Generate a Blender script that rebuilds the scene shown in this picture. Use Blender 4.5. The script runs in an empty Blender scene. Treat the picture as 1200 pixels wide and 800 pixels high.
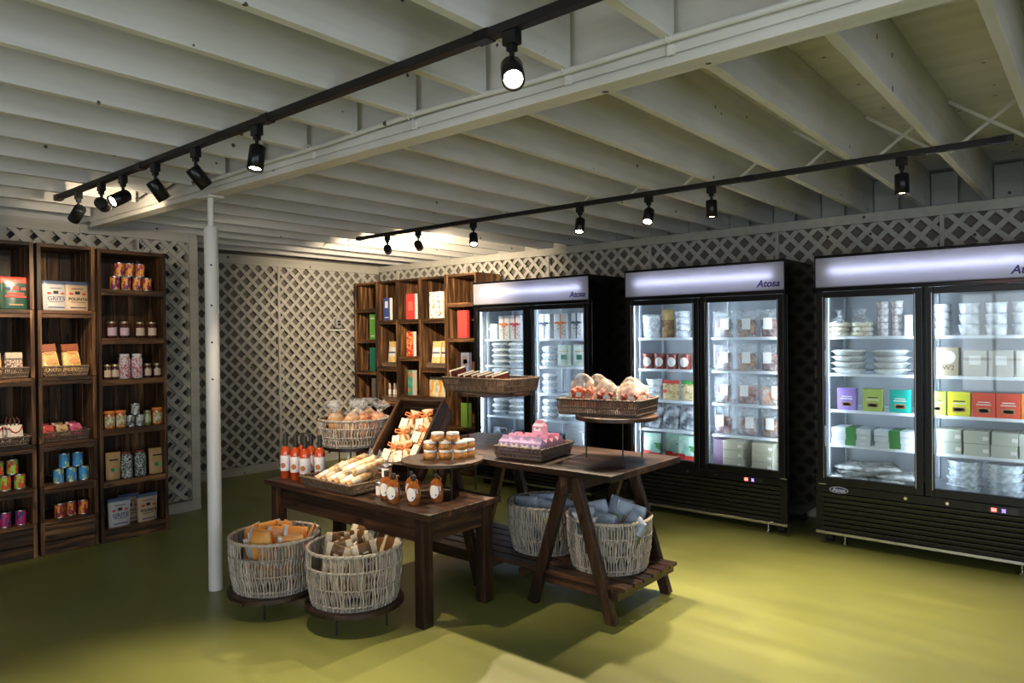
import bpy, math, random
from mathutils import Vector, Matrix, Euler
R = math.radians
C = bpy.context.scene.collection
scn = bpy.context.scene
random.seed(7)

# ---------------------------------------------------------------- camera
def make_camera():
    yaw, pit, rol = R(130.05), R(-0.40), R(0.617)
    fw = Vector((math.cos(yaw)*math.cos(pit), math.sin(yaw)*math.cos(pit), math.sin(pit)))
    rt = Vector((math.sin(yaw), -math.cos(yaw), 0)); dn = fw.cross(rt)
    r2 = rt*math.cos(rol)+dn*math.sin(rol); d2 = dn*math.cos(rol)-rt*math.sin(rol)
    cd = bpy.data.cameras.new('camera'); cam = bpy.data.objects.new('camera', cd); C.objects.link(cam)
    cd.sensor_width = 36; cd.lens = 833.5/1200*36; cd.clip_end = 60
    m = Matrix((r2, -d2, -fw)).transposed().to_4x4(); m.translation = (0, 0, 1.5)
    cam.matrix_world = m; scn.camera = cam
make_camera()

# ---------------------------------------------------------------- light set-up
EXPOSURE = 0.12
WORLD = (0.55, 0.62, 0.66); WORLD_S = 0.35
DAY_W = 84.0          # daylight through the shopfront behind the camera
SPOT_W = 190.0
LED_S = 58.0; TUBE_S = 17.0
scn.view_settings.view_transform = 'Standard'; scn.view_settings.look = 'None'
scn.view_settings.gamma = 1; scn.view_settings.use_curve_mapping = False
scn.view_settings.exposure = EXPOSURE
w = bpy.data.worlds.new('world'); scn.world = w; w.use_nodes = True
w.node_tree.nodes['Background'].inputs[0].default_value = (*WORLD, 1)
w.node_tree.nodes['Background'].inputs[1].default_value = WORLD_S
def area(name, loc, target, sx, sy, power, color):
    l = bpy.data.lights.new(name, 'AREA'); l.shape = 'RECTANGLE'; l.size = sx; l.size_y = sy
    l.energy = power; l.color = color
    o = bpy.data.objects.new(name, l); C.objects.link(o); o.location = loc
    o.rotation_euler = (Vector(target)-Vector(loc)).to_track_quat('-Z', 'Y').to_euler(); return o
area('window_daylight', (-.2, -3.46, 1.32), (-.2, 0, 1.32), 3.4, 1.6, DAY_W, (0.85, 0.93, 1.0))
area('unseen_doorway_daylight', (2.92, -.8, 1.4), (0, -.8, 1.4), 4.2, 2.2, DAY_W*1.15, (0.82, 0.91, 1.0))  # unseen doorway, shifted so its daylight reaches the near joists

# ---------------------------------------------------------------- materials
def _n(nt, t, **kw):
    n = nt.nodes.new(t)
    for k, v in kw.items(): setattr(n, k, v)
    return n
def newmat(name):
    m = bpy.data.materials.new(name); m.use_nodes = True
    return m, m.node_tree, m.node_tree.nodes['Principled BSDF']
def mat(name, col, rough=.5, metal=0, coat=0, spec=.5, var=0, emit=None, es=0, bump=0, bs=60):
    m, nt, b = newmat(name)
    b.inputs['Base Color'].default_value = (*col, 1); b.inputs['Roughness'].default_value = rough
    b.inputs['Metallic'].default_value = metal; b.inputs['Coat Weight'].default_value = coat
    b.inputs['Coat Roughness'].default_value = .08
    b.inputs['Specular IOR Level'].default_value = spec
    if emit: b.inputs['Emission Color'].default_value = (*emit, 1); b.inputs['Emission Strength'].default_value = es
    if var:
        a = _n(nt, 'ShaderNodeAttribute', attribute_name='rnd')
        mr = _n(nt, 'ShaderNodeMapRange'); nt.links.new(a.outputs['Fac'], mr.inputs[0])
        mr.inputs[3].default_value = 1-var; mr.inputs[4].default_value = 1+var*.6
        mx = _n(nt, 'ShaderNodeVectorMath', operation='SCALE'); mx.inputs[0].default_value = col
        nt.links.new(mr.outputs[0], mx.inputs['Scale']); nt.links.new(mx.outputs[0], b.inputs['Base Color'])
    if bump:
        tc = _n(nt, 'ShaderNodeTexCoord'); nz = _n(nt, 'ShaderNodeTexNoise'); nz.inputs['Scale'].default_value = bs
        nt.links.new(tc.outputs['Object'], nz.inputs['Vector'])
        bp = _n(nt, 'ShaderNodeBump'); bp.inputs['Strength'].default_value = bump; bp.inputs['Distance'].default_value = .01
        nt.links.new(nz.outputs['Fac'], bp.inputs['Height']); nt.links.new(bp.outputs[0], b.inputs['Normal'])
    return m
def ramp(nt, fac, stops):
    r = _n(nt, 'ShaderNodeValToRGB'); nt.links.new(fac, r.inputs[0])
    e = r.color_ramp.elements
    while len(e) < len(stops): e.new(.5)
    for x, (p, c) in zip(e, stops): x.position = p; x.color = (*c, 1)
    return r.outputs[0]
def wood(name, axis, dark, mid, light, rough=.55, knots=True, gs=1.0):
    """stained boards: grain stretched along one axis, each board its own tone (face attribute rnd)"""
    m, nt, b = newmat(name)
    tc = _n(nt, 'ShaderNodeTexCoord'); mp = _n(nt, 'ShaderNodeMapping')
    sc = [24*gs, 24*gs, 24*gs]; sc[axis] = 2.0*gs
    mp.inputs['Scale'].default_value = sc
    a = _n(nt, 'ShaderNodeAttribute', attribute_name='rnd')
    cb = _n(nt, 'ShaderNodeCombineXYZ')
    for i in range(3): nt.links.new(a.outputs['Fac'], cb.inputs[i])
    sc2 = _n(nt, 'ShaderNodeVectorMath', operation='SCALE'); sc2.inputs['Scale'].default_value = 13.0
    nt.links.new(cb.outputs[0], sc2.inputs[0])
    ad = _n(nt, 'ShaderNodeVectorMath', operation='ADD')
    nt.links.new(tc.outputs['Object'], ad.inputs[0]); nt.links.new(sc2.outputs[0], ad.inputs[1])
    nt.links.new(ad.outputs[0], mp.inputs['Vector'])
    nz = _n(nt, 'ShaderNodeTexNoise'); nz.inputs['Scale'].default_value = 1; nz.inputs['Detail'].default_value = 5
    nz.inputs['Distortion'].default_value = .6
    nt.links.new(mp.outputs[0], nz.inputs['Vector'])
    col = ramp(nt, nz.outputs['Fac'], [(.3, dark), (.52, mid), (.72, light)])
    mr = _n(nt, 'ShaderNodeMapRange'); nt.links.new(a.outputs['Fac'], mr.inputs[0])
    mr.inputs[3].default_value = .45; mr.inputs[4].default_value = 1.45
    s = _n(nt, 'ShaderNodeVectorMath', operation='SCALE'); nt.links.new(col, s.inputs[0]); nt.links.new(mr.outputs[0], s.inputs['Scale'])
    out = s.outputs[0]
    if knots:
        mp2 = _n(nt, 'ShaderNodeMapping'); s3 = [11, 11, 11]; s3[axis] = 4
        mp2.inputs['Scale'].default_value = s3; nt.links.new(ad.outputs[0], mp2.inputs['Vector'])
        vo = _n(nt, 'ShaderNodeTexVoronoi'); vo.inputs['Scale'].default_value = 1; nt.links.new(mp2.outputs[0], vo.inputs['Vector'])
        k = ramp(nt, vo.outputs['Distance'], [(.10, (.25, .25, .25)), (.2, (1, 1, 1))])
        mm = _n(nt, 'ShaderNodeVectorMath', operation='MULTIPLY'); nt.links.new(out, mm.inputs[0]); nt.links.new(k, mm.inputs[1]); out = mm.outputs[0]
    nt.links.new(out, b.inputs['Base Color'])
    b.inputs['Roughness'].default_value = rough
    bp = _n(nt, 'ShaderNodeBump'); bp.inputs['Strength'].default_value = .35; bp.inputs['Distance'].default_value = .003
    nt.links.new(nz.outputs['Fac'], bp.inputs['Height']); nt.links.new(bp.outputs[0], b.inputs['Normal'])
    return m
W_D, W_M, W_L = (.011, .005, .003), (.072, .031, .011), (.30, .145, .050)
WOOD = [wood('stained_wood_'+'xyz'[i], i, W_D, W_M, W_L) for i in range(3)]
T_D, T_M, T_L = (.012, .005, .0035), (.034, .015, .008), (.095, .043, .020)
TABLE = [wood('table_wood_'+'xyz'[i], i, T_D, T_M, T_L, rough=.42) for i in range(3)]

def painted(name, col, rough=.6, scale=1.0, axis=1, stain=.55):
    """white-painted rough timber: faint grain, nail holes, grey scuffs"""
    m, nt, b = newmat(name)
    tc = _n(nt, 'ShaderNodeTexCoord'); mp = _n(nt, 'ShaderNodeMapping')
    sc = [16, 16, 16]; sc[axis] = 1.2; mp.inputs['Scale'].default_value = sc
    nt.links.new(tc.outputs['Object'], mp.inputs['Vector'])
    n1 = _n(nt, 'ShaderNodeTexNoise'); n1.inputs['Scale'].default_value = 1; n1.inputs['Detail'].default_value = 6
    nt.links.new(mp.outputs[0], n1.inputs['Vector'])
    c1 = ramp(nt, n1.outputs['Fac'], [(.3, tuple(x*.86 for x in col)), (.6, col)])
    n2 = _n(nt, 'ShaderNodeTexNoise'); n2.inputs['Scale'].default_value = 1.6; n2.inputs['Detail'].default_value = 4
    nt.links.new(tc.outputs['Object'], n2.inputs['Vector'])
    c2 = ramp(nt, n2.outputs['Fac'], [(.35, (.88, .88, .84)), (.6, (1, 1, 1))])
    vo = _n(nt, 'ShaderNodeTexVoronoi'); vo.inputs['Scale'].default_value = 7
    nt.links.new(tc.outputs['Object'], vo.inputs['Vector'])
    n3 = _n(nt, 'ShaderNodeTexNoise'); n3.inputs['Scale'].default_value = 3
    nt.links.new(tc.outputs['Object'], n3.inputs['Vector'])
    ma = _n(nt, 'ShaderNodeMath', operation='MULTIPLY_ADD'); nt.links.new(n3.outputs['Fac'], ma.inputs[0]); ma.inputs[1].default_value = -.13; nt.links.new(vo.outputs['Distance'], ma.inputs[2])
    c3 = ramp(nt, ma.outputs[0], [(.0, (.12, .11, .10)), (.012, (1, 1, 1))])
    m1 = _n(nt, 'ShaderNodeVectorMath', operation='MULTIPLY'); nt.links.new(c1, m1.inputs[0]); nt.links.new(c2, m1.inputs[1])
    m2 = _n(nt, 'ShaderNodeVectorMath', operation='MULTIPLY'); nt.links.new(m1.outputs[0], m2.inputs[0]); nt.links.new(c3, m2.inputs[1])
    nt.links.new(m2.outputs[0], b.inputs['Base Color']); b.inputs['Roughness'].default_value = rough
    bp = _n(nt, 'ShaderNodeBump'); bp.inputs['Strength'].default_value = .3; bp.inputs['Distance'].default_value = .004
    nt.links.new(n1.outputs['Fac'], bp.inputs['Height']); nt.links.new(bp.outputs[0], b.inputs['Normal'])
    return m
M_JOIST = painted('painted_joist', (.70, .69, .67))
M_DECK = painted('painted_deck', (.64, .63, .60), axis=0)
M_BEAM = painted('painted_beam', (.72, .70, .66), axis=0)
M_LATT = painted('painted_lattice', (.50, .485, .43), rough=.65)
M_BACK = mat('wall_board', (.17, .15, .125), .85); M_BACKD = mat('dark_wall_board', (.07, .065, .06), .85)
M_SIDING = painted('painted_siding', (.42, .42, .40), axis=0)
def floor_mat():
    m, nt, b = newmat('green_floor_coating')
    tc = _n(nt, 'ShaderNodeTexCoord')
    n1 = _n(nt, 'ShaderNodeTexNoise'); n1.inputs['Scale'].default_value = .9; n1.inputs['Detail'].default_value = 5
    nt.links.new(tc.outputs['Object'], n1.inputs['Vector'])
    c1 = ramp(nt, n1.outputs['Fac'], [(.3, (.195, .212, .062)), (.7, (.252, .268, .080))])
    mp = _n(nt, 'ShaderNodeMapping'); mp.inputs['Scale'].default_value = (1.2, 7, 1); mp.inputs['Rotation'].default_value = (0, 0, .5)
    nt.links.new(tc.outputs['Object'], mp.inputs['Vector'])
    n2 = _n(nt, 'ShaderNodeTexNoise'); n2.inputs['Scale'].default_value = 1; n2.inputs['Detail'].default_value = 6
    nt.links.new(mp.outputs[0], n2.inputs['Vector'])
    c2 = ramp(nt, n2.outputs['Fac'], [(.3, (.9, .9, .88)), (.7, (1.06, 1.05, 1.0))])
    mm = _n(nt, 'ShaderNodeVectorMath', operation='MULTIPLY'); nt.links.new(c1, mm.inputs[0]); nt.links.new(c2, mm.inputs[1])
    nt.links.new(mm.outputs[0], b.inputs['Base Color'])
    r = ramp(nt, n2.outputs['Fac'], [(.3, (.30,)*3), (.7, (.44,)*3)]); nt.links.new(r, b.inputs['Roughness'])
    return m
M_FLOOR = floor_mat()
M_BLACK = mat('black_enamel', (.006, .006, .007), .32, spec=.35)
M_BLKSIDE = mat('black_gloss_panel', (.004, .004, .005), .16, spec=.4)
M_IRON = mat('black_iron', (.02, .018, .017), .5, metal=.5)
M_STEEL = mat('brushed_steel', (.55, .56, .57), .3, metal=1)
M_CHROME = mat('chrome', (.75, .75, .77), .15, metal=1)
M_LINER = mat('white_liner', (.40, .43, .47), .4); M_REFL = mat('grey_reflector', (.22, .22, .25), .5)
M_SHELFW = mat('white_coated_wire', (.75, .80, .86), .35)
M_LED = mat('led_strip_lit', (.9, .95, 1), .5, emit=(.72, .84, 1), es=LED_S)
M_TUBE = mat('sign_tube_lit', (1, 1, 1), .5, emit=(.86, .88, 1), es=TUBE_S)
M_LENS = mat('spot_lens_lit', (1, .9, .75), .5, emit=(1, .80, .55), es=60)
M_RED = mat('red_led', (.4, .02, .02), .4, emit=(1, .1, .08), es=5)
M_BLUE = mat('blue_led', (.1, .05, .4), .4, emit=(.3, .2, 1), es=5)
def sign_mat():
    m, nt, b = newmat('sign_diffuser')
    tr = _n(nt, 'ShaderNodeBsdfTranslucent'); tr.inputs[0].default_value = (.66, .67, .76, 1)
    b.inputs['Base Color'].default_value = (.50, .50, .55, 1); b.inputs['Roughness'].default_value = .25
    mx = _n(nt, 'ShaderNodeMixShader'); mx.inputs[0].default_value = .5
    out = nt.nodes['Material Output']
    nt.links.new(b.outputs[0], mx.inputs[1]); nt.links.new(tr.outputs[0], mx.inputs[2]); nt.links.new(mx.outputs[0], out.inputs[0])
    return m
M_SIGN = sign_mat()
def film(name, col, op, rough=.12, scale=40):
    """thin clear wrapping: mostly see-through, crinkled gloss"""
    m, nt, b = newmat(name)
    b.inputs['Base Color'].default_value = (*col, 1); b.inputs['Roughness'].default_value = rough
    t = _n(nt, 'ShaderNodeBsdfTransparent'); mx = _n(nt, 'ShaderNodeMixShader')
    tc = _n(nt, 'ShaderNodeTexCoord'); nz = _n(nt, 'ShaderNodeTexNoise'); nz.inputs['Scale'].default_value = scale
    nt.links.new(tc.outputs['Object'], nz.inputs['Vector'])
    mr = _n(nt, 'ShaderNodeMapRange'); nt.links.new(nz.outputs['Fac'], mr.inputs[0])
    mr.inputs[1].default_value = .35; mr.inputs[2].default_value = .65
    mr.inputs[3].default_value = max(0, op-.22); mr.inputs[4].default_value = min(1, op+.22)
    bp = _n(nt, 'ShaderNodeBump'); bp.inputs['Strength'].default_value = .8; bp.inputs['Distance'].default_value = .01
    nt.links.new(nz.outputs['Fac'], bp.inputs['Height']); nt.links.new(bp.outputs[0], b.inputs['Normal'])
    nt.links.new(mr.outputs[0], mx.inputs[0]); nt.links.new(t.outputs[0], mx.inputs[1]); nt.links.new(b.outputs[0], mx.inputs[2])
    nt.links.new(mx.outputs[0], nt.nodes['Material Output'].inputs[0])
    return m
def glass_mat():
    m, nt, b = newmat('door_glass')
    t = _n(nt, 'ShaderNodeBsdfTransparent'); t.inputs[0].default_value = (.95, .98, .97, 1)
    g = _n(nt, 'ShaderNodeBsdfGlossy'); g.inputs['Roughness'].default_value = .02
    fr = _n(nt, 'ShaderNodeFresnel'); fr.inputs[0].default_value = 1.45
    ml = _n(nt, 'ShaderNodeMath', operation='MULTIPLY'); ml.inputs[1].default_value = .8
    nt.links.new(fr.outputs[0], ml.inputs[0])
    mx = _n(nt, 'ShaderNodeMixShader'); nt.links.new(ml.outputs[0], mx.inputs[0])
    nt.links.new(t.outputs[0], mx.inputs[1]); nt.links.new(g.outputs[0], mx.inputs[2])
    nt.links.new(mx.outputs[0], nt.nodes['Material Output'].inputs[0]); return m
M_GLASS = glass_mat()
M_CLEAR = film('clear_film', (.85, .88, .9), .13, rough=.08)
M_FROST = film('frosted_film', (.9, .78, .66), .24, rough=.3, scale=14)
M_TUB = film('clear_tub_plastic', (.85, .9, .95), .5, rough=.15, scale=25)
def printed(name, base, inks, scale=60, thr=.5, rough=.45, coat=0, stretch=(1, 1, 1)):
    """a package print: blocks of ink on a ground colour"""
    m, nt, b = newmat(name)
    tc = _n(nt, 'ShaderNodeTexCoord'); mp = _n(nt, 'ShaderNodeMapping'); mp.inputs['Scale'].default_value = tuple(scale*s for s in stretch)
    nt.links.new(tc.outputs['Object'], mp.inputs['Vector'])
    v = _n(nt, 'ShaderNodeTexVoronoi', distance='CHEBYCHEV'); v.inputs['Scale'].default_value = 1; v.inputs['Randomness'].default_value = .8
    nt.links.new(mp.outputs[0], v.inputs['Vector'])
    sp = _n(nt, 'ShaderNodeSeparateColor'); nt.links.new(v.outputs['Color'], sp.inputs[0])
    st = [(0, base)]
    k = len(inks)
    for i, c in enumerate(inks): st.append((thr+(1-thr)*i/k, c))
    r = _n(nt, 'ShaderNodeValToRGB'); r.color_ramp.interpolation = 'CONSTANT'; nt.links.new(sp.outputs[0], r.inputs[0])
    e = r.color_ramp.elements
    while len(e) < len(st): e.new(.5)
    for x, (p, c) in zip(e, st): x.position = p; x.color = (*c, 1)
    nt.links.new(r.outputs[0], b.inputs['Base Color']); b.inputs['Roughness'].default_value = rough
    b.inputs['Coat Weight'].default_value = coat
    return m
def mottled(name, a, c, scale=30, rough=.5, bump=.4, coat=0, lo=.4, hi=.6):
    m, nt, b = newmat(name)
    tc = _n(nt, 'ShaderNodeTexCoord'); nz = _n(nt, 'ShaderNodeTexNoise'); nz.inputs['Scale'].default_value = scale; nz.inputs['Detail'].default_value = 3
    nt.links.new(tc.outputs['Object'], nz.inputs['Vector'])
    nt.links.new(ramp(nt, nz.outputs['Fac'], [(lo, a), (hi, c)]), b.inputs['Base Color'])
    b.inputs['Roughness'].default_value = rough; b.inputs['Coat Weight'].default_value = coat; b.inputs['Coat Roughness'].default_value = .1
    if bump:
        bp = _n(nt, 'ShaderNodeBump'); bp.inputs['Strength'].default_value = bump; bp.inputs['Distance'].default_value = .01
        nt.links.new(nz.outputs['Fac'], bp.inputs['Height']); nt.links.new(bp.outputs[0], b.inputs['Normal'])
    return m
M_WICKER = mat('grey_willow', (.44, .385, .33), .6, var=.45)
M_WICKER_D = mat('brown_willow', (.115, .078, .058), .6, var=.45)

# ---------------------------------------------------------------- mesh builder
class MB:
    def __init__(s): s.v = []; s.f = []; s.m = []; s.s = []; s.r = []; s.M = Matrix()
    def add(s, vs, fs, m=0, sm=False, rnd=None):
        b = len(s.v); s.v += [tuple(s.M @ Vector(p)) for p in vs]
        rr = random.random() if rnd is None else rnd
        for i, f in enumerate(fs):
            s.f.append(tuple(b+k for k in f)); s.m.append(m[i] if isinstance(m, (list, tuple)) else m); s.s.append(sm); s.r.append(rr)
    def box(s, a, b, m=0, rnd=None):
        x0, y0, z0 = a; x1, y1, z1 = b
        vs = [(x0,y0,z0),(x1,y0,z0),(x1,y1,z0),(x0,y1,z0),(x0,y0,z1),(x1,y0,z1),(x1,y1,z1),(x0,y1,z1)]
        # faces: bottom, top, -y, +x, +y, -x
        s.add(vs, [(0,3,2,1),(4,5,6,7),(0,1,5,4),(1,2,6,5),(2,3,7,6),(3,0,4,7)], m, False, rnd)
    def bar(s, p0, p1, w, d, m=0, up=(0,0,1), rnd=None):
        """square-sectioned bar from p0 to p1"""
        p0 = Vector(p0); p1 = Vector(p1); t = (p1-p0).normalized(); u = Vector(up)
        a = t.cross(u); a = a.normalized() if a.length > 1e-5 else Vector((1,0,0)); c = t.cross(a).normalized()
        vs = [p+a*sx*w/2+c*sy*d/2 for p in (p0, p1) for sx, sy in ((-1,-1),(1,-1),(1,1),(-1,1))]
        s.add(vs, [(3,2,1,0),(4,5,6,7),(0,1,5,4),(1,2,6,5),(2,3,7,6),(3,0,4,7)], m, False, rnd)
    def prism(s, pts, z0, z1, m=0, rnd=None):
        n = len(pts); vs = [(x,y,z0) for x,y in pts]+[(x,y,z1) for x,y in pts]
        s.add(vs, [tuple(range(n-1,-1,-1)), tuple(range(n,2*n))]+[(i,(i+1)%n,n+(i+1)%n,n+i) for i in range(n)], m, False, rnd)
    def lathe(s, prof, n=20, m=0, c=(0,0,0), sx=1, sy=1, sm=True, cap=True):
        """prof: list of (r, z) or (r, z, material) from bottom to top"""
        vs = []; fs = []; ms = []
        for q in prof:
            for i in range(n):
                a = 2*math.pi*i/n; vs.append((c[0]+q[0]*math.cos(a)*sx, c[1]+q[0]*math.sin(a)*sy, c[2]+q[1]))
        for j in range(len(prof)-1):
            mm = prof[j][2] if len(prof[j]) > 2 else m
            for i in range(n):
                fs.append((j*n+i, j*n+(i+1)%n, (j+1)*n+(i+1)%n, (j+1)*n+i)); ms.append(mm)
        s.add(vs, fs, ms, sm)
        if cap:
            k = len(prof)-1
            for j, rev in ((0, True), (k, False)):
                if prof[j][0] > 1e-4:
                    ring = [vs[j*n+i] for i in range(n)]
                    mm = prof[j][2] if len(prof[j]) > 2 else m
                    s.add(ring, [tuple(reversed(range(n))) if rev else tuple(range(n))], mm, False)
    def tube(s, path, r, n=6, m=0, closed=False, rnd=None, sm=True, r1=None):
        P = [Vector(p) for p in path]; k = len(P); vs = []; fs = []
        ref = Vector((0,0,1)); prev = None
        for i, p in enumerate(P):
            if closed: t = P[(i+1)%k]-P[i-1]
            else: t = P[min(i+1,k-1)]-P[max(i-1,0)]
            t = t.normalized() if t.length > 1e-9 else Vector((0,0,1))
            if prev is None:
                a = t.cross(ref)
                if a.length < .2: a = t.cross(Vector((1,0,0)))
            else: a = prev-t*prev.dot(t)
            a = a.normalized() if a.length > 1e-9 else Vector((1,0,0)); prev = a; c = t.cross(a)
            rr = r if r1 is None else r+(r1-r)*i/(k-1)
            for j in range(n):
                an = 2*math.pi*j/n; vs.append(p+a*math.cos(an)*rr+c*math.sin(an)*rr)
        for i in range(k if closed else k-1):
            i2 = (i+1) % k
            for j in range(n): fs.append((i*n+j, i*n+(j+1)%n, i2*n+(j+1)%n, i2*n+j))
        s.add(vs, fs, m, sm, rnd)
        if not closed:
            s.add([vs[j] for j in range(n)], [tuple(reversed(range(n)))], m, False, rnd)
            s.add([vs[(k-1)*n+j] for j in range(n)], [tuple(range(n))], m, False, rnd)
    def cyl(s, p0, p1, r, n=14, m=0, r1=None): s.tube([p0, p1], r, n, m, r1=r1)
    def build(s, name, mats, parent=None, loc=None, bevel=0, kind=None):
        me = bpy.data.meshes.new(name); me.from_pydata(s.v, [], s.f)
        if not isinstance(mats, (list, tuple)): mats = [mats]
        for m in mats: me.materials.append(m)
        me.polygons.foreach_set('material_index', s.m); me.polygons.foreach_set('use_smooth', s.s)
        at = me.attributes.new('rnd', 'FLOAT', 'FACE'); at.data.foreach_set('value', s.r)
        me.update(); me.validate()
        o = bpy.data.objects.new(name, me); C.objects.link(o)
        if parent: o.parent = parent
        if loc: o.location = loc
        if bevel:
            b = o.modifiers.new('bevel', 'BEVEL'); b.width = bevel; b.segments = 2; b.limit_method = 'ANGLE'; b.harden_normals = False
        if kind: o['kind'] = kind
        return o
def thing(name, label, cat, loc=(0,0,0), rot=0, group=None):
    o = bpy.data.objects.new(name, None); C.objects.link(o); o.location = loc; o.empty_display_size = .05
    o.rotation_euler = (0,0,rot) if not isinstance(rot, tuple) else rot
    return tag(o, label, cat, group)
def tag(o, label, cat, group=None):
    o['label'] = label; o['category'] = cat
    if group: o['group'] = group
    return o
def struct(name, mb, mats, bevel=0): return mb.build(name, mats, bevel=bevel, kind='structure')
def kids(o): return [c for c in bpy.data.objects if c.parent == o]
KIDS = {}
def dup(o):
    if o.name not in KIDS: KIDS[o.name] = [(c, kids(c)) for c in kids(o)]
    r = o.copy(); C.objects.link(r)
    for c, gs in KIDS[o.name]:
        d = c.copy(); C.objects.link(d); d.parent = r
        for g in gs:
            e = g.copy(); C.objects.link(e); e.parent = d
    return r
class Proto:
    """first use moves the prototype itself, later uses copy it"""
    def __init__(s, fn): s.fn = fn; s.o = None
    def at(s, loc, rot=0, label='', group=None, cat=None, scale=None):
        if s.o is None: s.o = s.fn(); o = s.o; s.first = True
        else: o = dup(s.o)
        o.location = loc; o.rotation_euler = (0,0,rot) if not isinstance(rot, tuple) else rot
        if scale: o.scale = scale if isinstance(scale, tuple) else (scale,)*3
        elif o is not s.o: o.scale = (1,1,1)
        if group: o['group'] = group
        elif 'group' in o.keys(): del o['group']
        o['label'] = label
        if cat: o['category'] = cat
        return o
def lettering(name, s, size, mt, parent, loc, rot, ext=.0006, shear=0, align='CENTER', bold=0):
    cu = bpy.data.curves.new('lettering', 'FONT'); cu.body = s; cu.size = size; cu.extrude = ext; cu.align_x = align; cu.align_y = 'CENTER'; cu.shear = shear; cu.offset = bold
    t = bpy.data.objects.new('tmp', cu); C.objects.link(t)
    dg = bpy.context.evaluated_depsgraph_get(); me = bpy.data.meshes.new_from_object(t.evaluated_get(dg))
    bpy.data.objects.remove(t); me.materials.clear(); me.materials.append(mt)
    o = bpy.data.objects.new(name, me); C.objects.link(o); o.parent = parent; o.location = loc; o.rotation_euler = rot
    return o
def patch(b, rf, zc, rx, rz, sy=1.0, a0=0.0, lift=.0008, m=0):
    """oval label wrapped on a turned body of radius rf(z), facing -y (turned by a0)"""
    n = 22; vs = [(0, 0, zc)]; vs = []
    for k in range(1, 5):
        for i in range(n):
            q = 2*math.pi*i/n; z = zc+rz*k/4*math.sin(q); r = rf(z); x = min(rx*k/4, r*.96)*math.cos(q)
            y = -(math.sqrt(max(0, r*r-x*x))*sy+lift); vs.append((x*math.cos(a0)-y*math.sin(a0), x*math.sin(a0)+y*math.cos(a0), z))
    fs = [tuple(range(n))]+[((k*n)+i, (k+1)*n+i, (k+1)*n+(i+1)%n, k*n+(i+1)%n) for k in range(3) for i in range(n)]
    b.add(vs, fs, m, True)
ORD = ['bottom', 'second', 'third', 'fourth', 'fifth', 'sixth', 'seventh']
# ================================================================ THE ROOM
XB, YR, XP = -7.35, 6.03, -6.19
ZD, ZJ = 2.72, 2.432
b = MB(); b.box((-7.6,-3.6,-.1),(3.1,6.4,0)); struct('floor', b, M_FLOOR)
b = MB(); b.box((-7.6,-3.6,ZD),(3.1,6.4,ZD+.03)); struct('ceiling', b, M_DECK)
b = MB(); b.box((XB-.16,-3.5,0),(XB-.06,6.3,ZD)); struct('wall_back', b, M_BACK)
b = MB(); b.box((XB-.06,YR+.06,0),(3.0,YR+.13,2.36)); struct('wall_right', b, M_BACK)
b = MB(); b.box((-7.5,6.30,2.3),(3.0,6.38,ZD)); struct('wall_right_upper', b, M_SIDING)
b = MB(); b.box((XP-.20,-3.5,0),(XP-.14,3.03,2.36)); struct('wall_left', b, M_BACKD)
# shopfront behind the camera and a wide unseen opening on the right, shaped to light the joists, both letting the day in
b = MB(); b.box((-7.5,-3.6,0),(3.1,-3.5,.45)); b.box((-7.5,-3.6,2.45),(3.1,-3.5,ZD))
b.box((-7.5,-3.6,.45),(-1.95,-3.5,2.45)); b.box((1.55,-3.6,.45),(3.1,-3.5,2.45)); struct('wall_front', b, M_SIDING)
b = MB()
for x in (-1.92,-1.45,-.62,.2,.9,1.5): b.box((x-.025,-3.44,.48),(x+.025,-3.40,2.16))
for z in (.48,1.02,2.12): b.box((-1.94,-3.44,z),(1.52,-3.40,z+.04))
struct('window_1', b, M_BEAM)
t = thing('exit_sign', 'red lit exit sign over the entrance, showing as a reflection in the right refrigerator', 'sign', (-1.28,-3.49,2.20))
b = MB(); b.box((-.16,0,0),(.16,.04,.18)); b.build('sign_box', M_BEAM, t, bevel=.004)
lettering('lettering', 'EXIT', .17, mat('exit_red', (.6,.02,.02), .4, emit=(1,.05,.04), es=30), t, (0,.0415,.09), (R(90),0,R(180)), bold=.003)
b = MB(); b.box((3.0,-3.5,0),(3.1,-2.9,ZD)); b.box((3.0,1.3,0),(3.1,6.3,ZD)); b.box((3.0,-2.9,2.55),(3.1,1.3,ZD)); struct('wall_east', b, M_SIDING)

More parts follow.
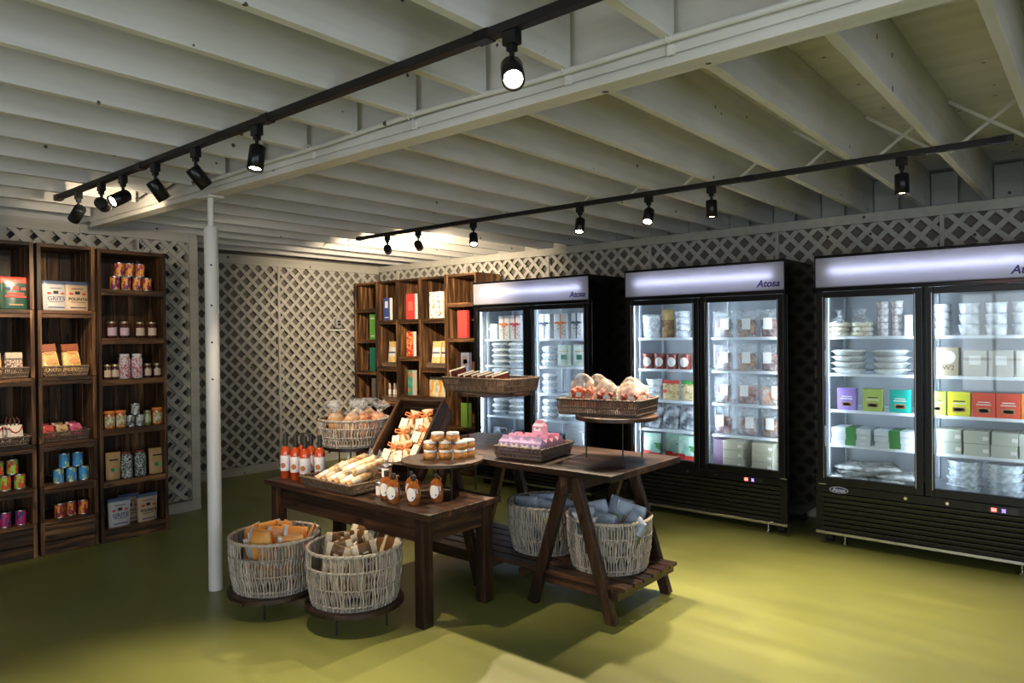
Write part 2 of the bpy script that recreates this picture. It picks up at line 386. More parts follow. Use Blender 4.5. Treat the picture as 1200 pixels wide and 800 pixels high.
# ---- lattice: two layers of diagonal laths clipped to a rectangle
def clip(poly, u0, u1, v0, v1):
    def cut(P, f, inter):
        o = []
        for i in range(len(P)):
            a, c = P[i-1], P[i]; fa, fc = f(a), f(c)
            if (fa >= 0) != (fc >= 0):
                t = fa/(fa-fc); o.append((a[0]+(c[0]-a[0])*t, a[1]+(c[1]-a[1])*t))
            if fc >= 0: o.append(c)
        return o
    for f in (lambda p: p[0]-u0, lambda p: u1-p[0], lambda p: p[1]-v0, lambda p: v1-p[1]):
        if len(poly) < 3: return []
        poly = cut(poly, f, None)
    return poly
def lattice(mb, mapf, u0, u1, v0, v1, P, w, t, off=0, d0=0):
    """mapf(u, v, depth) -> world; P: distance between parallel laths measured level"""
    for layer, sg in ((0, 1), (1, -1)):
        h = w*math.sqrt(2)/2
        lo = (u0-v1 if sg > 0 else u0+v0)-P; hi = (u1-v0 if sg > 0 else u1+v1)+P
        k = math.floor(lo/P)
        while k*P+off < hi:
            c = k*P+off; k += 1
            poly = [(c-h+sg*v0, v0), (c+h+sg*v0, v0), (c+h+sg*v1, v1), (c-h+sg*v1, v1)]
            pl = clip(poly, u0, u1, v0, v1)
            if len(pl) < 3: continue
            n = len(pl); z0 = d0+layer*t; z1 = z0+t
            vs = [mapf(u, v, z0) for u, v in pl]+[mapf(u, v, z1) for u, v in pl]
            mb.add(vs, [tuple(range(n)), tuple(range(2*n-1,n-1,-1))]+[(i,n+i,n+(i+1)%n,(i+1)%n) for i in range(n)], 0)
def panel_name(i): return 'trim_%d' % i
TN = [0]
def trim(mb, m=None, bevel=0):
    TN[0] += 1; return struct('trim_%d' % TN[0], mb, m or M_LATT, bevel)
# back wall (X = XB): panels between battens
edges = [2.1, 3.36, 4.571, 5.78, YR]
for i in range(len(edges)-1):
    b = MB(); lattice(b, lambda u,v,d: (XB-.028+d,u,v), edges[i]+.01, edges[i+1]-.01, .09, 2.33, .148, .037, .008, off=.03*i); trim(b)
for y in edges[1:-1]:
    b = MB(); b.box((XB-.03,y-.014,.09),(XB,y+.014,2.34)); trim(b)
b = MB(); b.box((XB-.05,1.9,2.33),(XB+.012,YR,2.43)); trim(b)
b = MB(); b.box((XB-.03,1.9,0),(XB+.008,YR,.09)); b.build('baseboard_back', M_LATT, kind='structure')
# fridge wall (Y = YR)
ed = [XB+.005, -6.98, -5.77, -4.56, -3.351, -2.145, -.94, .27, 1.48, 2.69]
for i in range(len(ed)-1):
    b = MB(); lattice(b, lambda u,v,d: (u,YR+.028-d,v), ed[i]+.012, ed[i+1]-.012, .09, 2.355, .148, .037, .008, off=.021*i); trim(b)
for x in ed[1:-1]:
    b = MB(); b.box((x-.014,YR+.0,.09),(x+.014,YR+.03,2.36)); trim(b)
b = MB(); b.box((XB,YR-.014,2.355),(2.95,YR+.05,2.428)); trim(b)
b = MB(); b.box((XB,YR-.008,0),(2.95,YR+.03,.09)); b.build('baseboard_right', M_LATT, kind='structure')
# partition behind the left shelves (X = XP): two lattices back to back in a frame
for k, (dd, off, u0, u1) in enumerate(((-.012, 0, -1.0, 2.53), (-.012, .06, 2.545, 2.975), (-.075, .05, 1.0, 2.975))):
    b = MB(); lattice(b, lambda u,v,d: (XP+dd-.012+d,u,v), u0, u1, .1, 2.35, .148, .038, .009, off=off); trim(b)
b = MB(); b.box((XP-.1,2.965,0),(XP+.01,3.04,2.44)); trim(b, bevel=.003)
b = MB(); b.box((XP-.1,2.53,.1),(XP,2.548,2.35)); trim(b)
b = MB(); b.box((XP-.1,2.10,2.35),(XP+.012,2.965,2.435)); trim(b)
b = MB(); b.box((XP-.1,-1.2,2.345),(XP+.004,2.10,2.43)); trim(b)
b = MB(); b.box((XP-.1,-1.2,0),(XP+.008,2.965,.09)); b.build('baseboard_left', M_LATT, kind='structure')

# ---- joists, both sides of the beam
xs = [-.665-.3975*k for k in range(-8, 17)]
for x in xs:
    b = MB(); b.box((x-.019,-3.48,ZJ),(x+.019,2.05,ZD-.001)); trim(b, M_JOIST, .002)
    b = MB(); b.box((x-.019,2.16,ZJ),(x+.019,6.29,ZD-.001)); trim(b, M_JOIST, .002)
for i in range(len(xs)-1):      # steel cross straps between the far joists
    xa, xb_ = xs[i]-.019, xs[i+1]+.019
    if xa < -6 or xa > 1: continue
    b = MB(); b.bar((xa,4.35,ZJ+.012),(xb_,4.35,ZD-.012), .016, .003, up=(0,1,0)); b.bar((xa,4.375,ZD-.012),(xb_,4.375,ZJ+.012), .016, .003, up=(0,1,0)); trim(b, M_BEAM)
    # blocking board over the lattice wall
    b = MB(); b.box((xb_+.01,6.20,ZJ+.02),(xb_+.01+(xa-xb_)*.48,6.23,ZD-.02)); trim(b, M_SIDING)
# beam: web board over a stepped ledger of two planks
b = MB(); b.box((-6.15,2.085,2.415),(2.98,2.155,ZD-.002)); trim(b, M_BEAM)
b = MB(); b.box((-5.88,2.066,2.392),(2.98,2.16,2.432)); b.box((-5.88,2.074,2.384),(2.98,2.15,2.392)); b.box((-5.88,2.066,2.356),(2.98,2.158,2.384)); trim(b, M_BEAM, .003)
# ---- conduit clipped to the beam
t = thing('electrical_conduit', 'white painted conduit pipe clipped along the near side of the ceiling beam', 'pipe', (0,2.04,2.43))
path = []
for i in range(60):
    x = 2.9-i*.125; z = .006*math.sin(x*2.1)+.004*math.sin(x*5)
    if x < -4.2: break
    path.append((x, 0, z))
b = MB(); b.tube(path, .0115, 8); b.build('pipe', M_BEAM, t)
for x in (1.05, .25, -.25, -1.06, -1.46, -2.26, -3.0):
    b = MB(); b.tube([(x,-.002+.016*math.cos(a),.002+.016*math.sin(a)) for a in [R(d) for d in range(-60, 241, 30)]], .003, 5)
    b.box((x-.012,.0145,-.045),(x+.012,.0255,-.012)); b.build('strap', M_BEAM, t)
# grey cable sagging at the far end of the beam
b = MB(); b.tube([(-5.35+.06*i, 2.05, 2.445+.03*abs(math.sin(i*.5))) for i in range(24)], .006, 6)
tag(b.build('cable', mat('dark_cable', (.05,.05,.05), .6)), 'dark cable looping along the far end of the ceiling beam', 'cable')
# ---- post
t = thing('support_post', 'white round steel post holding up the ceiling beam', 'post', (-4.125,2.112,0))
M_POST = mat('post_enamel', (.78,.76,.74), .35)
b = MB(); b.lathe([(.040,0),(.040,2.17),(.036,2.175)], 28)
b.build('pipe', M_POST, t)
b = MB(); b.box((-.07,-.05,2.347),(.07,.05,2.355)); b.cyl((0,0,2.172),(0,0,2.347),.017, 14); b.build('screw_jack', M_POST, t)
for z in (1.28,1.50,1.72,1.96):
    for a in (R(-110), R(-30)):
        b = MB(); b.cyl((.0385*math.cos(a),.0385*math.sin(a),z+a*.03),(.0405*math.cos(a),.0405*math.sin(a),z+a*.03),.006,8); b.build('adjusting_hole', M_BLACK, t)

# ---- track rails and spotlights
def rail(y, x0, x1, label):
    t = thing('track_rail', label, 'light track', (x0,y,ZJ))
    b = MB(); L = x1-x0
    b.box((0,-.018,-.030),(L,.018,-.001)); b.build('rail', M_IRON, t, bevel=.002)
    b = MB(); b.box((-.03,-.02,-.034),(.035,.02,.0)); b.build('end_cap', M_BLACK, t)
    for k in range(1, int(L/1.22)+1):
        b = MB(); b.box((k*1.22-.03,-.02,-.033),(k*1.22+.03,.02,-.0005)); b.build('joiner', M_BLACK, t)
Y1, Y2 = 1.62, 4.12
rail(Y1, -5.12, 1.6, 'black ceiling light track nearer the camera, left of the beam')
rail(Y2, -5.28, -.345, 'black ceiling light track in front of the refrigerators')
def spot(x, y, target, label, power, cone=58, blend=.6, col=(1,.80,.56), lit=True):
    t = thing('track_spotlight', label, 'spotlight', (x,y,ZJ-.030), 0)
    b = MB(); b.box((-.026,-.016,-.042),(.026,.016,0)); b.build('adapter', M_BLACK, t, bevel=.003)
    b = MB(); b.cyl((0,0,-.042),(0,0,-.105),.008,10); b.box((-.012,-.012,-.060),(.012,.012,-.042)); b.build('stem', M_BLACK, t)
    piv = Vector((0,0,-.115)); d = (Vector(target)-Vector((x,y,ZJ-.145))).normalized()
    q = d.to_track_quat('-Z','Y').to_matrix().to_4x4(); q.translation = piv
    b = MB(); b.M = q; b.lathe([(.030,.030),(.034,.026),(.034,-.075),(.029,-.075),(.027,-.060)][::-1], 22); b.lathe([(.0,.031),(.030,.030)][::-1], 22, cap=False)
    b.build('lamp_housing', M_BLACK, t)
    b = MB(); b.M = q; b.lathe([(0,-.064),(.027,-.064)][::-1], 22, cap=False); b.build('lens', M_LENS, t)
    l = bpy.data.lights.new('spot_beam', 'SPOT'); l.energy = power; l.spot_size = R(cone); l.spot_blend = blend; l.color = col; l.shadow_soft_size = .022
    o = bpy.data.objects.new('spot_beam', l); C.objects.link(o); o.parent = t
    q2 = q.copy(); q2.translation = piv+d*.085; o.matrix_local = q2
Y2 = 4.12
_SP = [
 (-4.78, Y1, (-5.75,1.45,1.5), 'leftmost black spotlight on the nearer track, turned to the left shelves', 17),
 (-4.43, Y1, (-5.9,2.5,2.22), 'second black spotlight from the left on the nearer track, tipped almost level', 5),
 (-4.13, Y1, (-3.75,-.2,1.2), 'third black spotlight from the left on the nearer track, lit face turned to the camera', 14),
 (-3.73, Y1, (-3.75,2.8,.75), 'black spotlight on the nearer track just left of the white post', 24),
 (-3.30, Y1, (-3.1,2.9,.8), 'tilted black spotlight on the nearer track right above the white post', 26),
 (-2.76, Y1, (-2.55,1.15,0), 'black spotlight hanging straight down right of the white post', 36),
 (-1.35, Y1, (-.25,.45,.9), 'dazzling spotlight facing the camera at the near end of the beam', 46),
 (-4.89, Y2, (-6.7,5.9,1.95), 'leftmost spotlight on the far track, aimed at the right shelves', 36),
 (-4.49, Y2, (-5.9,5.9,1.9), 'second spotlight on the far track, aimed at the right shelves', 36),
 (-3.85, Y2, (-3.2,3.5,.9), 'third spotlight from the left on the far track', 26),
 (-2.83, Y2, (-2.6,3.5,.8), 'spotlight on the far track above the double table', 30),
 (-2.29, Y2, (-1.9,2.6,0), 'spotlight on the far track with its lit face turned down left', 44),
 (-1.86, Y2, (-1.75,4.0,0), 'spotlight on the far track pointing straight down, left of the last one', 44),
 (-.82, Y2, (-.75,4.0,0), 'rightmost spotlight on the far track, pointing straight down', 50),
]
for i, (x, y, tg, lb, p) in enumerate(_SP):
    spot(x, y, tg, lb, SPOT_W*p/40, cone=(100 if i in (1,7,8) else 52 if i in (3,4) else 72), blend=.75)
    bpy.data.objects  # parts are children of each lamp

# ================================================================ SHELVES
PL, PR = (lambda x,y,z: (x,y,z)), None
def orient(t, face):
    """local frame: x along the front, y into the shelf, z up"""
    if face == 'left': t.rotation_euler = (0,0,R(90))      # front looks to +X: local x -> +Y, local y -> -X
    return t
def bookcase(loc, face, W, H, D, zs, label, th=.045, plinth=0):
    t = thing('wooden_bookcase', label, 'shelf unit', loc); orient(t, face)
    s = .022
    for x0 in (0, W-s):
        b = MB(); b.box((x0,0,0),(x0+s,D,H)); b.build('side_panel', WOOD[2], t, bevel=.002)
    b = MB()
    n = 4; wv = (W-2*s)/n
    for i in range(n): b.box((s+i*wv+.002,D-.014,.02),(s+(i+1)*wv-.002,D,H-.02))
    b.build('back_panel', WOOD[2], t)
    b = MB(); b.box((s,.002,H-.03),(W-s,D-.014,H-.003)); b.build('top_board', WOOD[0], t)
    for z in zs:
        b = MB(); b.box((s,.012,z-.02),(W-s,D-.014,z)); b.box((s,.002,z-th),(W-s,.014,z)); b.build('shelf', WOOD[0], t, bevel=.001)
    if plinth:
        b = MB(); b.box((s,.002,.0),(W-s,.018,plinth)); b.build('plinth', WOOD[0], t)
    return t
def crate_tower(loc, face, W, H, D, zs, label, panels=(), boards=4):
    """stacked slatted crates: doubled boards where two crates meet, corner blocks under them"""
    t = thing('crate_shelf_tower', label, 'shelf unit', loc); orient(t, face)
    s = .020
    cuts = [0]+sorted(zs)+[H]
    for x0 in (0, W-s):
        b = MB()
        for a, c in zip(cuts[:-1], cuts[1:]):
            k = 4; dw = D/k
            for j in range(k): b.box((x0,j*dw+.003,a+.003),(x0+s,(j+1)*dw-.003,c-.003))
            b.box((x0-.0005,0,a+.002),(x0+s+.004,.03,c-.002))
        b.build('side_slats', WOOD[2], t, bevel=.001)
    b = MB(); wv = (W-2*s)/boards
    for i in range(boards):
        for a, c in zip(cuts[:-1], cuts[1:]):
            b.box((s+i*wv+.003,D-.014,a+.01),(s+(i+1)*wv-.003,D,c-.01))
    b.build('back_slats', WOOD[2], t)
    b = MB(); b.box((s,.002,H-.026),(W-s,D-.014,H-.002)); b.build('top_board', WOOD[0], t)
    for z in zs:
        b = MB(); b.box((s,.002,z-.024),(W-s,D-.014,z)); b.box((s,.0,z-.052),(W-s,.016,z-.028))
        b.prism([(s,.02),(s+.05,.02),(s,.07)], z-.06, z-.026); b.prism([(W-s,.02),(W-s,.07),(W-s-.05,.02)], z-.06, z-.026)
        b.build('shelf', WOOD[0], t, bevel=.001)
    for a, c in panels:
        b = MB(); b.box((s,.004,a),(W-s,.02,c)); b.build('front_board', WOOD[0], t, bevel=.001)
    return t
XS = -5.70
crate_tower((XS,1.285,0), 'left', .355, 2.19, .42, [1.72,1.248,.785,.485,.236], 'stacked-crate shelf at the left picture edge holding the green popcorn pouch', panels=((.10,.188),(.004,.092)))
crate_tower((XS,1.664,0), 'left', .365, 2.19, .42, [1.72,1.248,.785,.485,.236], 'stacked-crate shelf between the leftmost one and the bookcase by the lattice', panels=((.10,.188),(.004,.092)))
bookcase((XS-.01,2.056,0), 'left', .492, 2.185, .40, [1.885,1.52,1.21,.838,.451,.091], 'dark wooden bookcase with jars and cans beside the lattice partition', plinth=.05)
YS = 5.60
bookcase((-7.30,YS,0), 'right', .43, 2.19, .36, [1.862,1.483,1.09,.74,.36,.06], 'narrow dark bookcase in the far corner holding green and teal boxes')
crate_tower((-6.865,YS,0), 'right', .375, 2.19, .36, [1.715,1.15,.73,.28], 'crate shelf tower with the blue box at its top')
crate_tower((-6.487,YS,0), 'right', .390, 2.19, .36, [1.715,1.28,.825,.33], 'crate shelf tower with the red box at its top')
crate_tower((-6.093,YS,0), 'right', .425, 2.19, .36, [1.715,1.15,.815,.33], 'crate shelf tower with the flowered white box at its top')
bookcase((-5.60,YS-.06,0), 'right', .45, 2.19, .40, [1.872,1.49,1.03,.52,.06], 'dark shelf unit half hidden behind the left refrigerator')

# ================================================================ TABLES
t = thing('wooden_table', 'low dark-stained farmhouse table carrying sauce bottles, wicker tray and syrup bottles', 'table', (-3.40,2.745,0))
b = MB()
for i, (y0, y1) in enumerate(((-.28,-.14),(-.138,.0),(.002,.14),(.142,.28))): b.box((-.765,y0,.567),(.765,y1,.600))
b.build('tabletop', TABLE[0], t, bevel=.002)
for sx in (-1, 1):
    for sy in (-1, 1):
        b = MB(); x, y = sx*.675, sy*.232; b.box((x-.034,y-.034,0),(x+.034,y+.034,.567)); b.build('leg', TABLE[2], t, bevel=.003)
for sy in (-1, 1):
    b = MB(); y = sy*.232; b.box((-.64,y-.012,.435),(.64,y+.012,.567)); b.build('apron', TABLE[0], t, bevel=.002)
for sx in (-1, 1):
    b = MB(); x = sx*.675; b.box((x-.012,-.198,.435),(x+.012,.198,.567)); b.build('apron', TABLE[1], t, bevel=.002)

def plank_top(name, x0, x1, y0, y1, z, th, n, label, cat='tabletop'):
    t = MB(); w_ = (y1-y0)/n
    for i in range(n): t.box((x0,y0+i*w_+.001,z-th),(x1,y0+(i+1)*w_-.001,z))
    return tag(t.build(name, TABLE[0], bevel=.002), label, cat)
plank_top('trestle_tabletop', -2.985, -1.945, 3.09, 3.85, .78, .034, 6, 'plank top of the right trestle table, carrying the purple boxes')
plank_top('trestle_tabletop', -3.66, -2.99, 3.09, 3.98, .778, .034, 7, 'plank top butted to the left end of the trestle table, behind the jars')
def sawhorse(x, label):
    t = thing('sawhorse', label, 'trestle', (x,3.44,0))
    b = MB(); b.box((-.022,-.36,.655),(.022,.34,.744)); b.build('ridge_beam', TABLE[1], t, bevel=.002)
    for sy in (-.30, .285):
        for sx in (-1, 1):
            b = MB(); b.bar((sx*.262,sy,.0),(sx*.030,sy,.735), .062, .040, up=(0,1,0)); 
            o = b.build('leg', TABLE[2], t, bevel=.002)
        b = MB(); b.bar((-.215,sy+(.034 if sy < 0 else -.034),.15),(.215,sy+(.034 if sy < 0 else -.034),.15), .028, .06); b.build('cross_rail', TABLE[0], t, bevel=.002)
    return t
sawhorse(-2.24, 'splay-legged wooden sawhorse at the right end of the trestle table')
sawhorse(-3.17, 'splay-legged wooden sawhorse at the left end of the trestle table, behind the low table')
t = thing('slatted_undershelf', 'low slatted wooden shelf carrying two willow baskets between the sawhorses', 'shelf', (-2.70,3.40,0))
for i in range(6):
    y = -.265+i*.098
    if abs(y+.26) < .03: pass
    b = MB(); b.box((-.79,y,.181),(.80,y+.082,.202)); b.build('slat', TABLE[0], t, bevel=.002)
for x in (.745, .13, -.13, -.74):
    b = MB(); b.box((x-.022,-.28,.135),(x+.022,.33,.181)); b.build('cross_bearer', TABLE[1], t, bevel=.002)

# ---- round stands on iron pins
def stand(loc, r, h, label, th=.022, pins=4, pr=.72, rot=.4, planks=False):
    t = thing('round_display_stand', label, 'stand', loc, rot)
    b = MB()
    if planks:      # disc made of boards
        n = 4; w_ = 2*r/n
        for i in range(n):
            y0, y1 = -r+i*w_+.001, -r+(i+1)*w_-.001; pts = []
            for k in range(9): yy = y0+(y1-y0)*k/8; pts.append((math.sqrt(max(r*r-yy*yy,0)), yy))
            for k in range(9): yy = y1-(y1-y0)*k/8; pts.append((-math.sqrt(max(r*r-yy*yy,0)), yy))
            q = []
            for p in pts:
                if not q or (abs(p[0]-q[-1][0])+abs(p[1]-q[-1][1])) > 1e-5: q.append(p)
            b.prism(q, h-th, h)
    else: b.prism([(r*math.cos(2*math.pi*i/48), r*math.sin(2*math.pi*i/48)) for i in range(48)], h-th, h)
    b.build('round_top', TABLE[0], t, bevel=.002)
    for i in range(pins):
        a = 2*math.pi*i/pins+.3
        b = MB(); b.cyl((r*pr*math.cos(a),r*pr*math.sin(a),0),(r*pr*math.cos(a),r*pr*math.sin(a),h-th),.0045,8); b.build('leg', M_IRON, t)
    b = MB(); b.box((-r*pr,-.008,h-th-.004),(r*pr,.008,h-th)); b.build('cleat', M_IRON, t)
    return t
B1C, B2C = (-3.585,2.185), (-3.07,2.335)
stand((*B1C,0), .258, .125, 'low round stand on iron pins under the basket of orange snack bags')
stand((*B2C,0), .258, .125, 'low round stand on iron pins under the basket of brown chip bags', rot=.1)
stand((-2.957,2.880,.6), .236, .20, 'round stand on iron pins holding the honey-coloured jars', th=.018, pins=4, pr=.85, rot=.75)
stand((-3.88,2.96,.6), .20, .19, 'round stand lifting the tall willow basket at the back of the low table', pr=.5)
stand((-2.19,3.54,.78), .238, .26, 'round stand on iron pins holding the wicker tray of chip bags', pins=3, pr=.8, rot=.95)
stand((-3.35,3.79,.778), .275, .335, 'round plank stand on iron pins holding the long wicker tray at the back', pins=3, pr=.95, planks=True, rot=.15)

# ================================================================ BASKETS
def ring_pts(r, z, n, amp=0, k=0, ph=0, rz=0):
    return [((r+amp*math.cos(k*2*math.pi*i/n+ph))*math.cos(2*math.pi*i/n), (r+amp*math.cos(k*2*math.pi*i/n+ph))*math.sin(2*math.pi*i/n), z+rz*math.sin(k*2*math.pi*i/n+ph)) for i in range(n)]
def round_basket(name, loc, r0, r1, h, label, rot=0, hole=None, mats=None, ears=False, N=90):
    mt = mats or M_WICKER
    rnd = random.Random(hash(label) % 1000 if False else len(label)*7)
    t = thing(name, label, 'basket', loc, rot)
    b = MB(); b.lathe([(0,0),(r0-.004,0),(r0-.004,.012),(0,.012)], 32, sm=False)
    bands = (.10, .40, .72)
    for lay in range(2):
        for i in range(N):
            a0 = 2*math.pi*(i+.5*lay)/N; 
            wob = rnd.uniform(-.25, .25)*2*math.pi/N
            top = h
            if hole is not None:
                da = (a0-hole+math.pi) % (2*math.pi)-math.pi
                if abs(da) < .20: top = h*bands[2]
            pts = []; k = 9
            for j in range(k):
                f = j/(k-1); z = .004+(top-.004)*f; ff = z/h
                rr = r0+(r1-r0)*ff+.010*math.sin(math.pi*ff)-.005*lay+.0035*math.sin(j*2.4+i*2.1)
                a = a0+wob*math.sin(ff*5+i)+.35*(2*math.pi/N)*math.sin(ff*9.5+(math.pi if lay else 0)+rnd.uniform(-.3,.3))
                pts.append((rr*math.cos(a), rr*math.sin(a), z))
            b.tube(pts, .0046, 4)
    b.build('woven_wall', mt, t)
    b = MB()
    for f in bands:
        rr = r0+(r1-r0)*f+.010*math.sin(math.pi*f)
        for ph in (0, math.pi): b.tube(ring_pts(rr, h*f, N*2, .006, N//2, ph, .003), .003, 4, closed=True)
    b.build('weft_band', mt, t)
    b = MB()
    for ph in (0, 2.1, 4.2): b.tube(ring_pts(r1, h, 144, .006, 36, ph, .006), .0052, 5, closed=True)
    b.build('rim', mt, t)
    if ears:
        for a in (R(ears),):
            c, s_ = math.cos(a), math.sin(a); b = MB()
            for ph in (0, math.pi):
                pts = []
                for i in range(17):
                    q = math.pi*i/16; u = .055*math.cos(q); z = h+.035*math.sin(q); d = r1+.004*math.cos(i*1.5+ph)
                    pts.append((d*c-u*s_, d*s_+u*c, z+.003*math.sin(i*1.5+ph)))
                b.tube(pts, .0042, 5)
            b.build('handle', mt, t)
    return t
BZ = .125
round_basket('willow_basket', (*B1C,BZ), .218, .243, .285, 'round grey willow basket full of orange snack bags, left of its twin', hole=R(-65), ears=35)
round_basket('willow_basket', (*B2C,BZ), .220, .245, .285, 'round grey willow basket full of brown and cream chip bags', hole=R(-88))
round_basket('willow_basket', (-2.175,3.425,.202), .205, .236, .285, 'grey willow basket with blue-white bags at the right end of the undershelf', hole=R(-95))
round_basket('willow_basket', (-2.66,3.48,.202), .205, .236, .285, 'grey willow basket behind the left leg of the right sawhorse', hole=R(100))
round_basket('willow_basket', (-3.88,2.96,.79), .205, .226, .175, 'grey willow basket of wrapped produce lifted at the back of the low table', hole=R(-78), N=72)

def tray(loc, W, D, H, label, rot=0, flare=.03, mats=None, dip=0):
    """shallow rectangular wicker tray woven in two bands; dip raises the short ends"""
    mt = mats or M_WICKER_D
    t = thing('wicker_tray', label, 'tray', loc, rot); rr = .02
    def path(e, n):
        w2, d2 = W/2+e, D/2+e; per = []; 
        segs = [((-w2,-d2),(w2,-d2)),((w2,-d2),(w2,d2)),((w2,d2),(-w2,d2)),((-w2,d2),(-w2,-d2))]
        L = 2*(2*w2+2*d2); out = []
        for (a, c) in segs:
            ln = math.dist(a, c); k = max(2, int(round(n*ln/L)))
            for i in range(k): f = i/k; out.append((a[0]+(c[0]-a[0])*f, a[1]+(c[1]-a[1])*f))
        return out
    nn = int(2*(W+D)/.0105)
    p0, p1 = path(0, nn), path(flare, nn); n = min(len(p0), len(p1))
    def zt(x, W=W): return H+dip*max(0, abs(x)/(W/2)-.55)**2*4 if dip else H
    b = MB(); b.box((-W/2,-D/2,0),(W/2,D/2,.008))
    for i in range(n):
        for k, (f0, f1) in enumerate(((.03,.48),(.52,.97))):
            a, c = Vector((*p0[i],0)), Vector((*p1[i],zt(p0[i][0])))
            j = (i+1) % n; a2, c2 = Vector((*p0[j],0)), Vector((*p1[j],zt(p0[j][0])))
            s_ = .35 if k else -.35
            q0 = a.lerp(c, f0); q1 = a.lerp(c, f1).lerp(a2.lerp(c2, f1), s_) if i < n-1 else a.lerp(c, f1)
            b.tube([q0, q1], .0040, 4)
    b.build('woven_wall', mt, t)
    for nm, f, r_ in (('weft_band', .5, .0035), ('rim', 1.0, .0055), ('weft_band', .13, .004)):
        b = MB()
        for ph in (0, math.pi):
            pts = []
            for i in range(n):
                v = Vector((*p0[i],0)).lerp(Vector((*p1[i],zt(p0[i][0]))), f); o_ = .0035*math.cos(i*1.3+ph)
                nv = Vector((v.x, v.y, 0)).normalized(); pts.append(v+nv*o_+Vector((0,0,.0035*math.sin(i*1.3+ph))))
            b.tube(pts, r_, 4, closed=True)
        b.build(nm, mt, t)
    return t
M_TRAY = mat('tan_willow', (.19,.125,.08), .6, var=.45)
tray((-3.535,2.655,.602), .44, .30, .062, 'shallow wicker tray of cracker rolls at the front of the low table', mats=M_TRAY)
tray((-2.66,3.36,.782), .30, .34, .07, 'wicker tray of purple and pink boxes on the trestle table', rot=R(7), flare=.02)
tray((-2.27,3.575,1.042), .475, .32, .088, 'wicker tray of frosted chip bags on the right round stand', rot=R(9), flare=.012)
tray((-3.38,3.775,1.115), .56, .33, .095, 'long wicker tray with dark packets on the rear round stand', rot=R(0), flare=.022, mats=M_TRAY)
YT = -5.70-.19
tray((YT,1.462,1.250), .29, .30, .07, 'wicker tray of knotted snack bags on the leftmost shelf', rot=R(90), flare=.012, mats=M_TRAY)
tray((YT,1.846,1.250), .27, .30, .07, 'wicker tray of pasta bags on the second crate shelf', rot=R(90), flare=.012, mats=M_TRAY)
tray((YT,1.462,.787), .28, .32, .06, 'wicker tray of white biscuit bags on the leftmost shelf', rot=R(90), flare=.012)
tray((YT,1.846,.787), .28, .30, .065, 'wicker tray of pink cartons on the second crate shelf', rot=R(90), flare=.008)
tray((-6.677,5.765,1.152), .29, .24, .05, 'wicker tray of yellow bags under the blue box', flare=.008, mats=M_TRAY)
tray((-5.88,5.765,1.152), .32, .24, .05, 'wicker tray of yellow bags under the flowered box', flare=.008, mats=M_TRAY)
tray((-6.677,5.765,.732), .29, .24, .05, 'wicker tray of white-tipped salami sticks, lowest in the blue-box tower', flare=.008, mats=M_TRAY)

# ---- tilted crate of ribboned bags
CR = R(16)
crate = thing('wooden_crate', 'open wooden crate propped up on a slant, filled with ribboned cloth bags', 'crate')
crate.location = (-3.385,2.935,.603+.0)
crate.rotation_mode = 'XYZ'
TH = R(43)
CM = Matrix.Translation(Vector((-3.555,2.790,.728))) @ Matrix.Rotation(CR,4,'Z') @ Matrix.Rotation(TH,4,'X')
crate.matrix_world = CM
CW, CL, CD = .35, .54, .165
for nm, x0 in (('side_slats',0),('side_slats',CW-.018)):
    b = MB(); b.box((x0,0,-.078),(x0+.018,CL,0)); b.box((x0,0,-CD),(x0+.018,CL,-.088)); b.build(nm, TABLE[1], crate, bevel=.002)
b = MB()
for i in range(4): b.box((.018+i*.0785,0.0,-CD),(.018+(i+1)*.0785-.004,CL,-CD+.012))
b.build('bottom_slats', TABLE[1], crate)
for y0 in (0, CL-.018):
    b = MB(); b.box((.019,y0,-.07),(CW-.019,y0+.018,-.002)); b.box((.019,y0,-CD+.013),(CW-.019,y0+.018,-.08)); b.build('end_board', TABLE[0], crate, bevel=.002)
